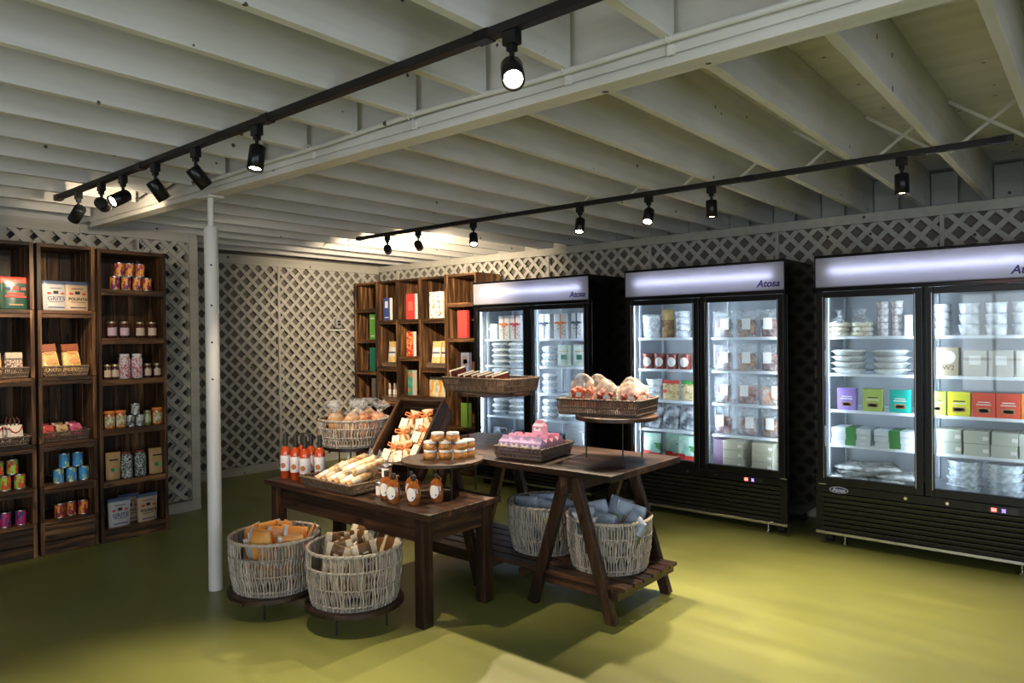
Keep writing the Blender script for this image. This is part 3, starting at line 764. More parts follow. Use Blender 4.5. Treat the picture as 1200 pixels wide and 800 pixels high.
# ================================================================ REFRIGERATORS
FY = 5.281
M_LOGO = mat('logo_blue', (.03,.02,.25), .4)
M_LOGOW = mat('logo_white', (.8,.8,.85), .4)
M_GRILLE = mat('grille_louvre', (.011,.010,.009), .35)
def fridge(x0, W, label):
    t = thing('display_refrigerator', label, 'refrigerator', (x0,FY,0)); D = .66; zb, zt = .10, 2.05; mid = W/2
    # black cabinet shell
    b = MB()
    b.box((0,.05,zb),(.035,D,zt)); b.box((W-.035,.05,zb),(W,D,zt)); b.box((.035,.05,zt-.04),(W-.035,D,zt)); b.box((.035,.06,zb),(W-.035,D,.42)); b.box((.035,D-.03,.42),(W-.035,D,zt-.04))
    b.box((.035,.05,1.80),(W-.035,.13,1.825)); b.box((mid-.018,.055,.42),(mid+.018,.09,1.80)); b.box((0,.0,1.795),(W,.05,1.822)); b.box((0,0,zt-.018),(W,.05,zt))
    b.box((0,0,1.822),(.008,.05,zt-.018)); b.box((W-.008,0,1.822),(W,.05,zt-.018))
    b.build('cabinet', M_BLKSIDE, t, bevel=.003)
    b = MB()
    b.box((.036,.092,.42),(.044,D-.032,1.80)); b.box((W-.044,.092,.42),(W-.036,D-.032,1.80)); b.box((.044,D-.045,.42),(W-.044,D-.031,1.80)); b.box((.044,.092,.421),(W-.044,D-.046,.445)); b.box((.044,.13,1.785),(W-.044,D-.046,1.80))
    b.build('inner_liner', M_LINER, t)
    # slotted shelf standards on the side walls
    for xa in (.046, W-.052, mid-.008):
        b = MB()
        for y in (.16, .56):
            b.box((xa,y,.45),(xa+.006,y+.03,1.78))
            for k in range(50): b.box((xa-.001 if xa > mid else xa+.004,y-.003,.47+k*.026),(xa+.004 if xa > mid else xa+.009,y+.033,.482+k*.026))
        b.build('shelf_standard', M_SHELFW, t)
    # lit header
    b = MB(); b.box((.01,.0,1.828),(W-.01,.004,zt-.02)); b.build('sign_panel', M_SIGN, t)
    b = MB(); b.box((.01,.10,1.826),(W-.01,.11,zt-.02)); b.box((.01,.006,1.824),(W-.01,.10,1.828)); b.build('sign_reflector', M_REFL, t)
    b = MB(); b.cyl((.10,.036,1.935),(W-.10,.036,1.935),.013,12); b.build('sign_tube', M_TUBE, t)
    lettering('lettering', 'Atosa', .072, M_LOGO, t, (W-.125,-.0012,1.872), (R(90),0,0), shear=.25, bold=.0018)
    # doors
    for k, (a, c) in enumerate(((.012,mid-.004),(mid+.004,W-.012))):
        f = .052; z0, z1 = .43, 1.792
        b = MB(); b.box((a,0,z0),(a+f,.045,z1)); b.box((c-f,0,z0),(c,.045,z1)); b.box((a+f,0,z0),(c-f,.045,z0+f)); b.box((a+f,0,z1-f+.01),(c-f,.045,z1))
        d = b.build('door', M_BLACK, t, bevel=.004)
        b = MB(); b.box((a+f-.003,.018,z0+f-.003),(c-f+.003,.024,z1-f+.013)); b.build('glass_pane', M_GLASS, d)
        hx = c-.012 if k == 0 else a+.012
        b = MB(); b.box((hx-.005,-.008,.95),(hx+.005,.0,1.70)); b.build('pull_edge', M_STEEL if False else M_BLACK, d, bevel=.002)
        b = MB(); b.box((a+f-.010,-.0012,z0+f-.008),(a+f-.006,.0,z1-f+.015)); b.box((c-f+.006,-.0012,z0+f-.008),(c-f+.010,.0,z1-f+.015)); b.build('gasket_trim', M_STEEL, d)
        # led strips behind the stiles
        for xx in ((.038 if k == 0 else mid+.020), (mid-.032 if k == 0 else W-.050)):
            b = MB(); b.box((xx,.056,.50),(xx+.012,.064,1.76)); b.build('led_strip', M_LED, t)
        # shelves
        for z in (.70,.948,1.208,1.472):
            b = MB(); xa, xc = a+.052, c-.056
            b.box((xa,.113,z-.016),(xc,.120,z+.004)); b.box((xa,.60,z-.008),(xc,.606,z-.001))
            n = 26
            for i in range(n): b.box((xa+(xc-xa)*i/(n-1)-.0015,.122,z-.004),(xa+(xc-xa)*i/(n-1)+.0015,.60,z-.001))
            b.box((xa,.35,z-.008),(xc,.356,z-.004))
            b.build('shelf', M_SHELFW, t)
    # lower panel
    b = MB(); b.box((0,.004,.372),(W,.05,.425)); b.box((0,.004,zb),(.05,.05,.372)); b.box((W-.05,.004,zb),(W,.05,.372)); b.build('kick_panel', M_BLACK, t, bevel=.002)
    b = MB()
    for i in range(8):
        z = .104+i*.0335
        b.add([(.05,.010,z),(W-.05,.010,z),(W-.05,.045,z+.028),(.05,.045,z+.028),(.05,.004,z+.024),(W-.05,.004,z+.024)], [(0,1,5,4),(4,5,2,3)], 0)
        b.box((.05,.004,z+.018),(W-.05,.016,z+.026))
    b.box((.05,.044,zb),(W-.05,.05,.372)); b.build('louvre_grille', M_GRILLE, t)
    b = MB(); b.box((0,-.002,.078),(W,.05,.098)); b.build('bottom_trim', M_STEEL, t, bevel=.002)
    b = MB(); 
    b.lathe([(.0,0),(1,0),(1,.003),(0,.003)], 32, sm=False, sx=.062, sy=.022)
    o = b.build('badge', M_LOGOW, t, loc=(.155,.0035,.398)); o.rotation_euler = (R(90),0,0)
    b = MB(); b.lathe([(.0,0),(1,0),(1,.0042),(0,.0042)], 32, sm=False, sx=.057, sy=.0185)
    bb = b.build('badge_field', mat('badge_blue', (.02,.03,.22), .3) if 'badge_blue' not in bpy.data.materials else bpy.data.materials['badge_blue'], o)
    l = lettering('badge_lettering', 'Atosa', .036, M_LOGOW, o, (0,0,.0052), (0,0,0), shear=.15, bold=.0006)
    for xx in (mid-.11, mid+.13):
        b = MB(); b.cyl((xx,.004,.398),(xx,-.004,.398),.010,16); b.cyl((xx,-.004,.398),(xx,-.0055,.398),.004,8); b.build('lock', M_CHROME, t)
    for xx in (.02, W-.05):
        b = MB(); b.box((xx,-.004,.427),(xx+.05,.02,.434)); b.build('hinge', M_STEEL, t)
    cx = W-.33
    b = MB(); b.box((cx,.0,.375),(cx+.155,.004,.415)); o = b.build('control_panel', mat('panel_black', (.02,.02,.025), .2) if 'panel_black' not in bpy.data.materials else bpy.data.materials['panel_black'], t)
    b = MB(); b.box((cx+.012,-.002,.384),(cx+.04,.0,.406)); b.build('power_switch', M_RED, o)
    b = MB()
    for i in range(2):
        for seg in ((0,0,.008,.002),(0,.0095,.008,.0115),(0,.019,.008,.021),(0 if i else .006,0,(.002 if i else .008),.021)):
            b.box((cx+.066+i*.013+seg[0],-.002,.384+seg[1]),(cx+.066+i*.013+seg[2],.0,.384+seg[3]))
    b.build('temperature_digits', M_BLUE, o)
    for xx in (.07, W-.07):
        for y in (.11, D-.08):
            b = MB(); b.box((xx-.03,y-.025,.085),(xx+.03,y+.025,.1)); b.box((xx-.018,y-.02,.04),(xx-.014,y+.02,.086)); b.box((xx+.014,y-.02,.04),(xx+.018,y+.02,.086)); b.cyl((xx-.022,y,.033),(xx+.022,y,.033),.0325,18); b.build('caster', M_IRON, t)
            b = MB(); b.cyl((xx+.10*(1 if xx < .2 else -1),y-.02,.012),(xx+.10*(1 if xx < .2 else -1),y-.02,.1),.007,8); b.cyl((xx+.10*(1 if xx < .2 else -1),y-.02,.0),(xx+.10*(1 if xx < .2 else -1),y-.02,.014),.024,14,r1=.016); b.build('levelling_foot', M_CHROME, t)
    return t
FR = [(-4.955,1.413,'black two-door glass refrigerator on the left, holding ribboned bags and foil trays'),
      (-3.175,1.355,'black two-door glass refrigerator in the middle, holding meats and red-lidded jars'),
      (-1.615,1.365,'black two-door glass refrigerator on the right, cut by the picture edge')]
for x0, W, lb in FR: fridge(x0, W, lb)

t = thing('wall_outlet', 'small grey electrical outlet box on the far lattice wall', 'outlet', (XB+.013,5.36,1.60))
b = MB(); b.box((0,-.035,.03),(.04,.035,.15)); b.build('outlet_box', mat('grey_plastic', (.35,.36,.37), .4), t, bevel=.004)
b = MB(); b.box((.0405,-.02,.06),(.043,.02,.085)); b.box((.0405,-.02,.095),(.043,.02,.12)); b.build('socket', M_BLACK, t)
b = MB(); b.box((0,-.12,-.005),(.02,.12,.012)); b.build('mounting_strip', M_BEAM, t)
# ================================================================ GOODS: shapes
def pouch_mb(W, H, T, wave=.0, flare=1.0, matf=None, nu=10, nv=12, crump=.0, seed=1, pillow=False, gus=.0):
    """sealed bag standing on z=0, front to -y. flare: top width / bottom width"""
    rnd = random.Random(seed); b = MB(); vs = []; fs = []; ms = []
    for side in (-1, 1):
        base = len(vs)
        for j in range(nv+1):
            v = j/nv; w_ = W*(1+(flare-1)*v)
            if pillow: th = T/2*(max(0, math.sin(math.pi*v))**.55)
            else: th = T/2*(max(0, 1-v)**.5)*(1 if v > .02 else .92)
            for i in range(nu+1):
                u = i/nu; k = max(0, 1-(2*u-1)**2)**.5
                y = side*(th*k+.0012)
                if crump and 0 < i < nu and 0 < j < nv: y += side*rnd.uniform(-crump, crump*.4)*(.4+k)
                x = (u-.5)*w_
                if pillow and j in (0, nv): x *= .96
                if wave and v > .5: y += wave*math.sin(u*8+seed)*(v-.5)*2*.8
                zz = v*H+wave*math.sin(u*7+seed*1.3)*max(0,v-.55)*2+(rnd.uniform(-crump, crump)*.5 if 0 < j < nv else 0)
                vs.append((x, y, zz))
        for j in range(nv):
            for i in range(nu):
                a = base+j*(nu+1)+i; q = (a, a+1, a+nu+2, a+nu+1)
                fs.append(q if side < 0 else q[::-1]); ms.append(matf((i+.5)/nu, (j+.5)/nv, side) if matf else 0)
    n = (nu+1)*(nv+1)
    for j in range(nv):
        for i in (0, nu):
            a = j*(nu+1)+i; q = (a, a+nu+1, n+a+nu+1, n+a); fs.append(q if i else q[::-1]); ms.append(matf(.02 if i == 0 else .98, (j+.5)/nv, 1) if matf else 0)
    for i in range(nu):
        a = i; fs.append((a+1, a, n+a, n+a+1)); ms.append(matf(.5, 0, 1) if matf else 0)
        a = nv*(nu+1)+i; fs.append((a, a+1, n+a+1, n+a)); ms.append(matf(.5, .99, 1) if matf else 0)
    b.add(vs, fs, ms, True); return b
def carton_mb(w, d, h, m=(0,0,0,0,0,0)):
    b = MB(); b.box((-w/2,-d/2,0),(w/2,d/2,h), list(m)); return b
def M3(name, c, **k): return mat(name, c, **k)
CREAM = M3('cream_paper', (.62,.55,.42)); WHITE = M3('white_label', (.80,.78,.76)); NAVY = M3('navy_print', (.03,.045,.13)); KRAFT = M3('kraft_paper', (.42,.25,.12))
BLACKP = M3('black_print', (.02,.02,.02)); TIN = M3('tin_metal', (.6,.6,.6), metal=1, rough=.3); GOLDLID = M3('gold_lid', (.45,.38,.25), metal=.8, rough=.35)
LIDW = M3('white_lid', (.78,.77,.76), rough=.35); ORANGE = M3('orange_print', (.80,.25,.04)); REDP = M3('red_print', (.60,.04,.03)); GREENP = M3('green_print', (.05,.25,.06))
def box_thing(name, label, cat, w, d, h, loc, rot, body, patches=(), group=None, bevel=.0012):
    """carton with printed panels: patches = (name, x0, x1, z0, z1, material) on the front, fractions of w/h"""
    if not patches: return tag(carton_mb(w,d,h).build(name, body, loc=None, bevel=bevel), label, cat, group)
    t = thing(name, label, cat, loc, rot, group); carton_mb(w,d,h).build('carton_body', body, t, bevel=bevel)
    for nm, x0, x1, z0, z1, m in patches:
        b = MB(); b.box(((x0-.5)*w,-d/2-.0008,z0*h),((x1-.5)*w,-d/2-.0001,z1*h)); b.build(nm, m, t)
    return t
def put(o, loc, rot=0):
    o.location = loc; o.rotation_euler = (0,0,rot) if not isinstance(rot, tuple) else rot; return o
L90 = R(90)
# ---------------------------------------------------------------- cans
def can_proto(ink, base, nm, r=.034, h=.106):
    m = printed(nm+'_can_print', base, ink, scale=1, thr=.45, stretch=(95,95,42))
    def fn():
        t = thing('food_can', '', 'can'); b = MB(); b.lathe([(r*.96,0),(r,.003),(r,.006),(r*.985,.008),(r*.985,h-.008),(r,h-.006),(r,h-.002),(r*.95,h),(r*.93,h-.003),(0,h-.003)], 22); b.build('tin', TIN, t)
        b = MB(); b.lathe([(r*.99,.008),(r*.992,.009),(r*.992,h-.009),(r*.99,h-.008)], 22, cap=False); b.build('wrap_label', m, t); return t
    return Proto(fn)
# wrap labels made of plain stripes of colour round the can
ca = can_proto([(.32,.03,.08),(.12,.02,.10)], (.85,.36,.05), 'orange')
H = .106; z = 1.885
for k, (y, lv) in enumerate(((2.206,0),(2.287,0),(2.369,0),(2.443,0),(2.240,1),(2.313,1),(2.391,1))):
    ca.at((-5.80,y,z+lv*H), L90+k*.3, 'orange printed can, %s in the %s row of the pyramid in the bookcase' % (['leftmost','second','third','rightmost','left','middle','right'][k], ['lower','upper'][lv]), 'orange cans on the top bookcase shelf')
cb = can_proto([(.10,.30,.50),(.05,.22,.55),(.55,.60,.15)], (.03,.28,.62), 'blue')
for k, (y, lv) in enumerate(((1.800,0),(1.883,0),(1.964,0),(1.838,1),(1.925,1))):
    cb.at((-5.775,y,.485+lv*H), L90+k*.4, 'blue printed can, %s of the %s row on the second crate shelf' % (['left','middle','right','left','right'][k], ['lower','upper'][lv]), 'blue cans on the crate shelf')
cg = can_proto([(.70,.05,.04),(.55,.10,.03)], (.30,.55,.06), 'green')
for k, (y, lv) in enumerate(((1.395,0),(1.478,0),(1.563,0),(1.437,1),(1.522,1))):
    cg.at((-5.775,y,.485+lv*H), L90+k*.4, 'green and red can, %s of the %s row on the leftmost crate shelf' % (['left','middle','right','left','right'][k], ['lower','upper'][lv]), 'green cans on the leftmost shelf')
cm = can_proto([(.03,.05,.20),(.02,.03,.10),(.30,.02,.12)], (.50,.02,.14), 'magenta')
for k, y in enumerate((1.385,1.475,1.567)):
    cm.at((-5.775,y,.236), L90+k*.9, 'magenta and navy can, %s of three, lowest in the leftmost shelf' % ['left','middle','right'][k], 'magenta cans on the lowest shelf')
co = can_proto([(.30,.02,.03),(.20,.02,.05)], (.80,.27,.03), 'red_orange')
for k, (y, x) in enumerate(((1.806,-5.775),(1.885,-5.80),(1.958,-5.775))):
    co.at((x,y,.236), L90+k*.5, 'orange and dark red can, %s of three low in the second crate tower' % ['left','middle','right'][k], 'orange cans on the lowest crate shelf')
# small white cans
cw = can_proto([(.25,.25,.24),(.08,.08,.08)], (.62,.64,.58), 'white', r=.030, h=.090)
for k, (y, lv) in enumerate(((2.303,0),(2.372,0),(2.338,1))):
    cw.at((-5.79,y,.838+lv*.090), L90+k, 'small white can, %s of the little stack in the middle of the bookcase' % ['lower left','lower right','top'][k], 'small white cans in the bookcase')
# ---------------------------------------------------------------- jars
def jar_proto(r, h, body, lid, label, lw=(.15,.62), lidh=.016, name='glass_jar', cat='jar', neck=.8, front=None):
    def fn():
        t = thing(name, '', cat)
        b = MB(); b.lathe([(r*.9,0),(r,.006),(r,h*.72),(r*.93,h*.82),(r*neck,h-lidh-.002)], 20); b.build('jar_body', body, t)
        b = MB(); b.lathe([(r*neck+.003,h-lidh-.002),(r*neck+.004,h-lidh),(r*neck+.004,h-.002),(r*neck+.001,h)], 20); b.build('lid', lid, t)
        if label:
            b = MB(); z0, z1 = h*lw[0], h*lw[1]; n = 20; vs = []; a0, a1 = (R(-160), R(-20))
            for zz in (z0, z1):
                for rr in (r+.0006,):
                    for i in range(n+1): a = a0+(a1-a0)*i/n; vs.append((rr*math.cos(a), rr*math.sin(a), zz))
            b.add(vs, [(i,i+1,n+2+i,n+1+i) for i in range(n)], 0, True); b.build('paper_label', label, t)
        return t
    return Proto(fn)
JAM = mottled('dark_preserve', (.03,.012,.01), (.10,.03,.02), 60, rough=.1, bump=0, coat=1)
HONEY = mottled('golden_preserve', (.36,.13,.025), (.60,.27,.07), 25, rough=.1, bump=0, coat=1)
PINKL = M3('pink_label', (.62,.44,.52)); BEIGEL = M3('beige_label', (.60,.46,.34))
j1 = jar_proto(.035,.128,JAM,GOLDLID,PINKL); j2 = jar_proto(.034,.126,JAM,GOLDLID,BEIGEL)
for k, y in enumerate((2.173,2.262)): j1.at((-5.785,y,1.52), L90, 'dark jar with a pink label, %s of two on the second bookcase shelf' % ['left','right'][k], 'pink-labelled jars')
for k, y in enumerate((2.377,2.467)): j2.at((-5.785,y,1.52), L90, 'dark jar with a beige label, %s of two on the second bookcase shelf' % ['left','right'][k], 'beige-labelled jars')
j3 = jar_proto(.0265,.112,JAM,GOLDLID,BEIGEL)
for k, y in enumerate((2.138,2.194,2.432,2.503)): j3.at((-5.785,y,1.21), L90, 'small dark jar with a cream label, %s on the third bookcase shelf' % ['leftmost','second from left','second from right','rightmost'][k], 'small jars on the third shelf')
SPOTR = printed('red_flecked_print', (.68,.64,.66), [(.50,.05,.07),(.60,.18,.20)], scale=1, thr=.55, stretch=(110,110,110))
j4 = jar_proto(.041,.188,SPOTR,LIDW,None,neck=.72)
for k, y in enumerate((2.262,2.352)): j4.at((-5.785,y,1.21), L90+k, 'tall white jar flecked with red, %s of the pair on the third shelf' % ['left','right'][k], 'red-flecked jars')
j5 = jar_proto(.037,.132,M3('orange_sauce', (.55,.15,.03), rough=.15, coat=1),ORANGE,printed('cream_fruit_label', (.66,.58,.36), [(.45,.20,.05),(.20,.28,.10)], scale=1, thr=.7, stretch=(70,70,60)),lw=(.1,.72),neck=.95)
for k, y in enumerate((2.147,2.228,2.50)): j5.at((-5.785,y,.838), L90, 'squat jar with a cream fruit label, %s on the fourth bookcase shelf' % ['leftmost','second from left','rightmost'][k], 'fruit-label jars')
j6 = jar_proto(.026,.115,M3('green_sauce', (.25,.25,.06), rough=.15, coat=1),GOLDLID,printed('green_fruit_label', (.50,.52,.30), [(.10,.25,.08)], scale=1, thr=.7, stretch=(70,70,60)),neck=.9)
j6.at((-5.80,2.432,.838), L90, 'slim jar with a green label between the white cans and the rightmost jar')
# ---------------------------------------------------------------- stand-up pouches
def pouch_proto(name, W, H, T, flare, mats, matf, word=None, wsize=.04, wz=.42, wmat=None, lines=(), cat='bag', crump=.0015, seed=3, pillow=False):
    def fn():
        t = thing(name, '', cat)
        pouch_mb(W,H,T,flare=flare,matf=matf,crump=crump,seed=seed,nu=12,nv=16,pillow=pillow).build('pouch_body', mats, t)
        th = T/2*math.sqrt(max(0,1-wz)); 
        if word:
            lean = math.atan2(T/2*(math.sqrt(1-wz+.1)-math.sqrt(1-wz-.1)), .2*H)
            lettering('lettering', word, wsize, wmat or BLACKP, t, (0,-th-.0045,wz*H), (R(90)-lean,0,0), ext=.0012)
        for (x0, x1, zz, hh, m_) in lines:
            tz = T/2*(math.sqrt(max(0,1-zz)) if not pillow else math.sin(math.pi*zz)**.55); b = MB(); b.box((x0*W,-tz-.0035,zz*H),(x1*W,-tz+.001,(zz+hh)*H)); b.build('printed_mark', m_, t)
        return t
    return Proto(fn)
GR_B = M3('pouch_grey', (.43,.42,.41), rough=.4); PO_B = M3('pouch_tan', (.46,.34,.22), rough=.4); BLUETOP = M3('pouch_blue', (.08,.11,.19), rough=.35)
topf = lambda u,v,s: 1 if v > .86 else 0
lin = [(-.25,.25,.74,.02,BLACKP),(-.10,.10,.56,.10,BLACKP),(-.36,-.2,.55,.06,REDP),(.22,.36,.55,.06,REDP),(-.3,.3,.29,.015,BLACKP),(-.34,.34,.10,.03,NAVY)]
g1 = pouch_proto('flour_pouch', .150,.215,.055,1.10,[GR_B,BLUETOP],topf,'GRITS',.042,.40,NAVY,lin)
g2 = pouch_proto('flour_pouch', .150,.215,.055,1.10,[PO_B,BLUETOP],topf,'POLENTA',.029,.40,BLACKP,lin)
g1.at((-5.79,1.80,1.72), L90, 'grey pouch reading GRITS on the upper shelf of the second crate tower'); g2.at((-5.785,1.937,1.72), L90+.05, 'tan pouch reading POLENTA on the upper shelf of the second crate tower')
g1.at((-5.78,2.205,.091), L90, 'grey pouch reading GRITS on the lowest bookcase shelf'); g2.at((-5.78,2.41,.091), L90+.1, 'tan pouch reading POLENTA on the lowest bookcase shelf')
g2.at((-5.87,2.31,.091), L90+.1, 'tan pouch behind and between the two front ones on the lowest bookcase shelf')
GRN = M3('pouch_dark_green', (.02,.07,.045), rough=.3); REDT = M3('pouch_red', (.60,.07,.04), rough=.35)
g3 = pouch_proto('snack_pouch', .165,.228,.06,1.05,[GRN,REDT],lambda u,v,s: 1 if v > .80 else 0,None,lines=[(-.3,.3,.46,.06,REDP),(-.38,.38,.37,.06,REDP),(-.34,-.18,.6,.09,NAVY),(-.08,.10,.60,.12,REDP),(.2,.36,.6,.08,REDP),(-.25,.25,.14,.04,KRAFT)])
g3.at((-5.785,1.553,1.72), L90, 'dark green pouch with a red top on the leftmost upper shelf')
g4 = pouch_proto('snack_pouch', .16,.225,.055,1.05,[M3('pouch_yellow',(.75,.50,.08),rough=.35),GREENP],lambda u,v,s: 1 if v > .84 else 0)
g4.at((-5.79,1.388,1.72), L90, 'yellow pouch with a green top at the very left picture edge')
tan = pouch_proto('coffee_pouch', .098,.205,.05,1.08,[M3('pouch_caramel',(.50,.30,.12),rough=.5)],lambda u,v,s: 0,None,lines=[(-.3,.3,.70,.05,BLACKP),(-.22,.0,.30,.14,GREENP),(.02,.25,.28,.12,M3('pale_green',(.25,.45,.20)))])
for k, y in enumerate((2.168,2.492)): tan.at((-5.785,y,.451), L90, 'caramel paper pouch at the %s of the fifth bookcase shelf' % ['left end','right end'][k], 'caramel pouches in the bookcase', scale=(1,1,1) if k == 0 else (1.2,1,.98))
DOTS = printed('dotted_print', (.62,.64,.60), [(.04,.05,.05),(.10,.09,.06),(.04,.10,.09)], scale=1, thr=.42, stretch=(140,140,140))
jd = jar_proto(.0415,.20,DOTS,M3('maroon_lid',(.20,.04,.03)),None,neck=.7,name='printed_canister',cat='canister')
for k, y in enumerate((2.268,2.368)): jd.at((-5.79,y,.451), L90+k, 'black and white dotted canister, %s of the pair on the fifth bookcase shelf' % ['left','right'][k], 'dotted canisters')
# bags in the trays of the crate towers
PASTA = mottled('pasta_yellow', (.62,.38,.10), (.80,.56,.20), 90, bump=.3, coat=.6)
ORL = M3('orange_label', (.75,.30,.10)); RUST = M3('rust_card', (.30,.08,.03))
def pasta():
    t = thing('pasta_bag', '', 'bag'); pouch_mb(.128,.178,.052,matf=lambda u,v,s:0,crump=.004,seed=5,flare=.86).build('bag_body', PASTA, t)
    b = MB(); b.box((-.056,-.016,.168),(.056,.012,.222)); b.build('folded_header', RUST, t, bevel=.003)
    for z, r_ in ((.165,.030),(.092,.028)):
        b = MB(); b.lathe([(0,0),(1,0),(1,.002),(0,.002)],18,sm=False,sx=r_*1.2,sy=r_*.7); o = b.build('paper_label', ORL, t, loc=(0.01,-.025*math.sqrt(1-min(.9,z/.175))-.004,z)); o.rotation_euler = (R(82),0,0)
    return t
pp = Proto(pasta)
for k, y in enumerate((1.775,1.915)): pp.at((-5.80,y,1.262), (R(-14),R(-5+3*k),L90+.08*k), 'yellow pasta bag with a rust card top, %s in the tray' % ['left','right'][k], 'pasta bags')
BEANS = printed('bean_mix', (.55,.45,.36), [(.10,.05,.04),(.70,.62,.52),(.30,.12,.08)], scale=1, thr=.3, stretch=(120,120,120))
def beans(m, top):
    def fn():
        t = thing('bean_bag', '', 'bag'); pouch_mb(.105,.125,.05,matf=lambda u,v,s:0,crump=.003,seed=9).build('bag_body', m, t)
        b = MB(); b.box((-.050,-.016,.120),(.050,.012,.165)); b.build('folded_header', top, t, bevel=.004); return t
    return Proto(fn)
beans(BEANS, CREAM).at((-5.79,1.545,1.262), (R(-6),0,L90), 'bag of mixed beans with a cream card top on the leftmost shelf')
beans(PASTA, CREAM).at((-5.80,1.425,1.262), (R(-12),0,L90), 'bag of yellow noodles with a cream card top on the leftmost shelf')
WBAG = M3('white_paper_bag', (.72,.64,.54), rough=.6); CHOC = M3('chocolate_brown', (.10,.04,.02))
def biscuit():
    t = thing('biscuit_bag', '', 'bag'); pouch_mb(.10,.13,.05,matf=lambda u,v,s:0,crump=.003,seed=4,flare=.85).build('bag_body', WBAG, t)
    b = MB()
    for i in range(3): b.tube([(-.02+i*.02,0,.125),(-.03+i*.03,.004,.155),(-.02+i*.015,-.004,.18)], .006, 5)
    b.build('twisted_top', CHOC, t)
    b = MB(); b.box((-.03,-.024,.02),(.03,-.0205,.045)); b.build('printed_mark', CHOC, t); 
    b = MB(); b.tube([(-.04,-.012,.115),(-.02,-.018,.085),(.0,-.019,.075),(.02,-.018,.085),(.04,-.012,.115)], .004, 5); b.build('ribbon', REDP, t); return t
bi = Proto(biscuit)
for k, (x, y) in enumerate(((-5.78,1.545),(-5.78,1.425),(-5.85,1.54),(-5.85,1.43),(-5.92,1.535),(-5.92,1.44))):
    bi.at((x,y,.797), (R(-8),0,L90), 'white biscuit bag with twisted brown top, %s row %s in the leftmost tray' % (['front','middle','back'][k//2], ['right','left'][k%2]), 'biscuit bags')
for k, (y, c, l) in enumerate(((1.755,(.62,.07,.08),'red-pink'),(1.845,(.50,.36,.20),'beige'),(1.935,(.55,.10,.22),'deep pink'))):
    for r_ in range(2):
        m_ = printed('carton_print_%d%d'%(k,r_), c if r_ == 0 else tuple(q*.4 for q in c), [(.15,.03,.03),(.7,.5,.4)], scale=1, thr=.78, stretch=(60,60,60))
        o = tag(carton_mb(.078,.030,.115).build('sweet_carton', m_, bevel=.001), '%s carton leaning in the tray of the second crate tower, %s row' % (l, ['front','back'][r_]), 'carton')
        put(o, (-5.785-r_*.085,y,.812+r_*.010), (R(-52),0,L90))

# ---------------------------------------------------------------- right shelves
def slim(label, w, h, loc, front, side=None, patches=(), d=.045):
    ms = [front, front, front, side or front, front, side or front]
    t = thing('slim_box', label, 'box', loc)
    b = MB(); b.box((-w/2,-d/2,0),(w/2,d/2,h),[0,0,0,1,0,1]); b.build('box_body', [front, side or front], t, bevel=.0015)
    for x0, x1, z0, z1, m in patches:
        b = MB(); b.box(((x0-.5)*w,-d/2-.0008,z0*h),((x1-.5)*w,-d/2-.0001,z1*h)); b.build('printed_mark', m, t)
BLUEB = M3('box_blue', (.05,.09,.30)); REDB = M3('box_red', (.62,.06,.05)); GRB = M3('box_green', (.12,.36,.05)); TEALB = M3('box_teal', (.01,.16,.11)); GREYB = M3('box_grey', (.16,.14,.13))
PALEB = M3('box_blue_grey', (.20,.22,.33))
slim('bright green slim box on the second shelf of the corner bookcase', .12, .31, (-7.02,5.68,1.483), GRB, None, [(.2,.8,.12,.16,WHITE),(.2,.8,.82,.86,WHITE)])
slim('dark teal slim box on the third shelf of the corner bookcase', .13, .29, (-7.02,5.68,1.09), TEALB)
slim('grey slim box on the fourth shelf of the corner bookcase', .12, .26, (-6.99,5.68,.74), GREYB)
slim('blue slim box with a white window at the top of its crate tower', .12, .27, (-6.735,5.67,1.715), BLUEB, WHITE, [(.25,.7,.55,.85,WHITE),(.2,.8,.1,.14,WHITE)])
slim('plain red slim box with a white side at the top of its crate tower', .16, .30, (-6.305,5.67,1.715), REDB, WHITE, [(.25,.75,.35,.7,M3('pale_red',(.65,.16,.12)))])
slim('red and orange patterned slim box under the plain red one', .125, .29, (-6.32,5.67,1.28), printed('red_floral_print', (.62,.05,.03), [(.85,.42,.12),(.8,.25,.08)], scale=1, thr=.5, stretch=(38,38,38)), WHITE)
slim('teal and orange patterned slim box with a cream side above the slanted crate', .085, .29, (-6.31,5.67,.825), printed('teal_floral_print', (.06,.30,.24), [(.60,.20,.08),(.10,.40,.30)], scale=1, thr=.55, stretch=(24,24,24)), CREAM, d=.07)
slim('white slim box with small flowers at the top of its crate tower', .20, .305, (-5.88,5.67,1.715), printed('flower_print', (.80,.76,.72), [(.70,.30,.10),(.2,.25,.5)], scale=1, thr=.86, stretch=(45,45,45)), WHITE)
slim('plain red slim box beside the left refrigerator door', .14, .30, (-5.395,5.60,1.49), REDB)
slim('blue-grey slim box beside the left refrigerator door', .12, .30, (-5.36,5.60,1.03), PALEB, None, [(.2,.8,.55,.9,GREYB),(.3,.8,.6,.75,WHITE)])
slim('light green slim box low beside the left refrigerator door', .12, .26, (-5.37,5.60,.52), M3('box_lime',(.22,.42,.06)))
YEL = mottled('yellow_snack', (.70,.45,.14), (.85,.65,.30), 40, bump=.3, coat=.3)
yb = pouch_proto('snack_bag', .135,.26,.05,.95,[YEL,WHITE,NAVY],lambda u,v,s: (2 if .50 < v < .56 else 1) if (.40 < v < .74 and s < 0 and .12 < u < .88) else 0)
for k, (x, y, r_, tilt) in enumerate(((-6.745,5.73,.1,-6),(-6.625,5.76,-.05,-6),(-5.965,5.72,.1,-8),(-5.88,5.78,0,-4),(-5.80,5.72,-.1,-3))):
    yb.at((x,y,1.166), (R(tilt),0,r_), 'yellow snack bag with a white band, %s' % ['left one under the blue box','right one under the blue box','left one under the flowered box','middle one under the flowered box','right one under the flowered box'][k], 'yellow snack bags', scale=(1,1,1.12))
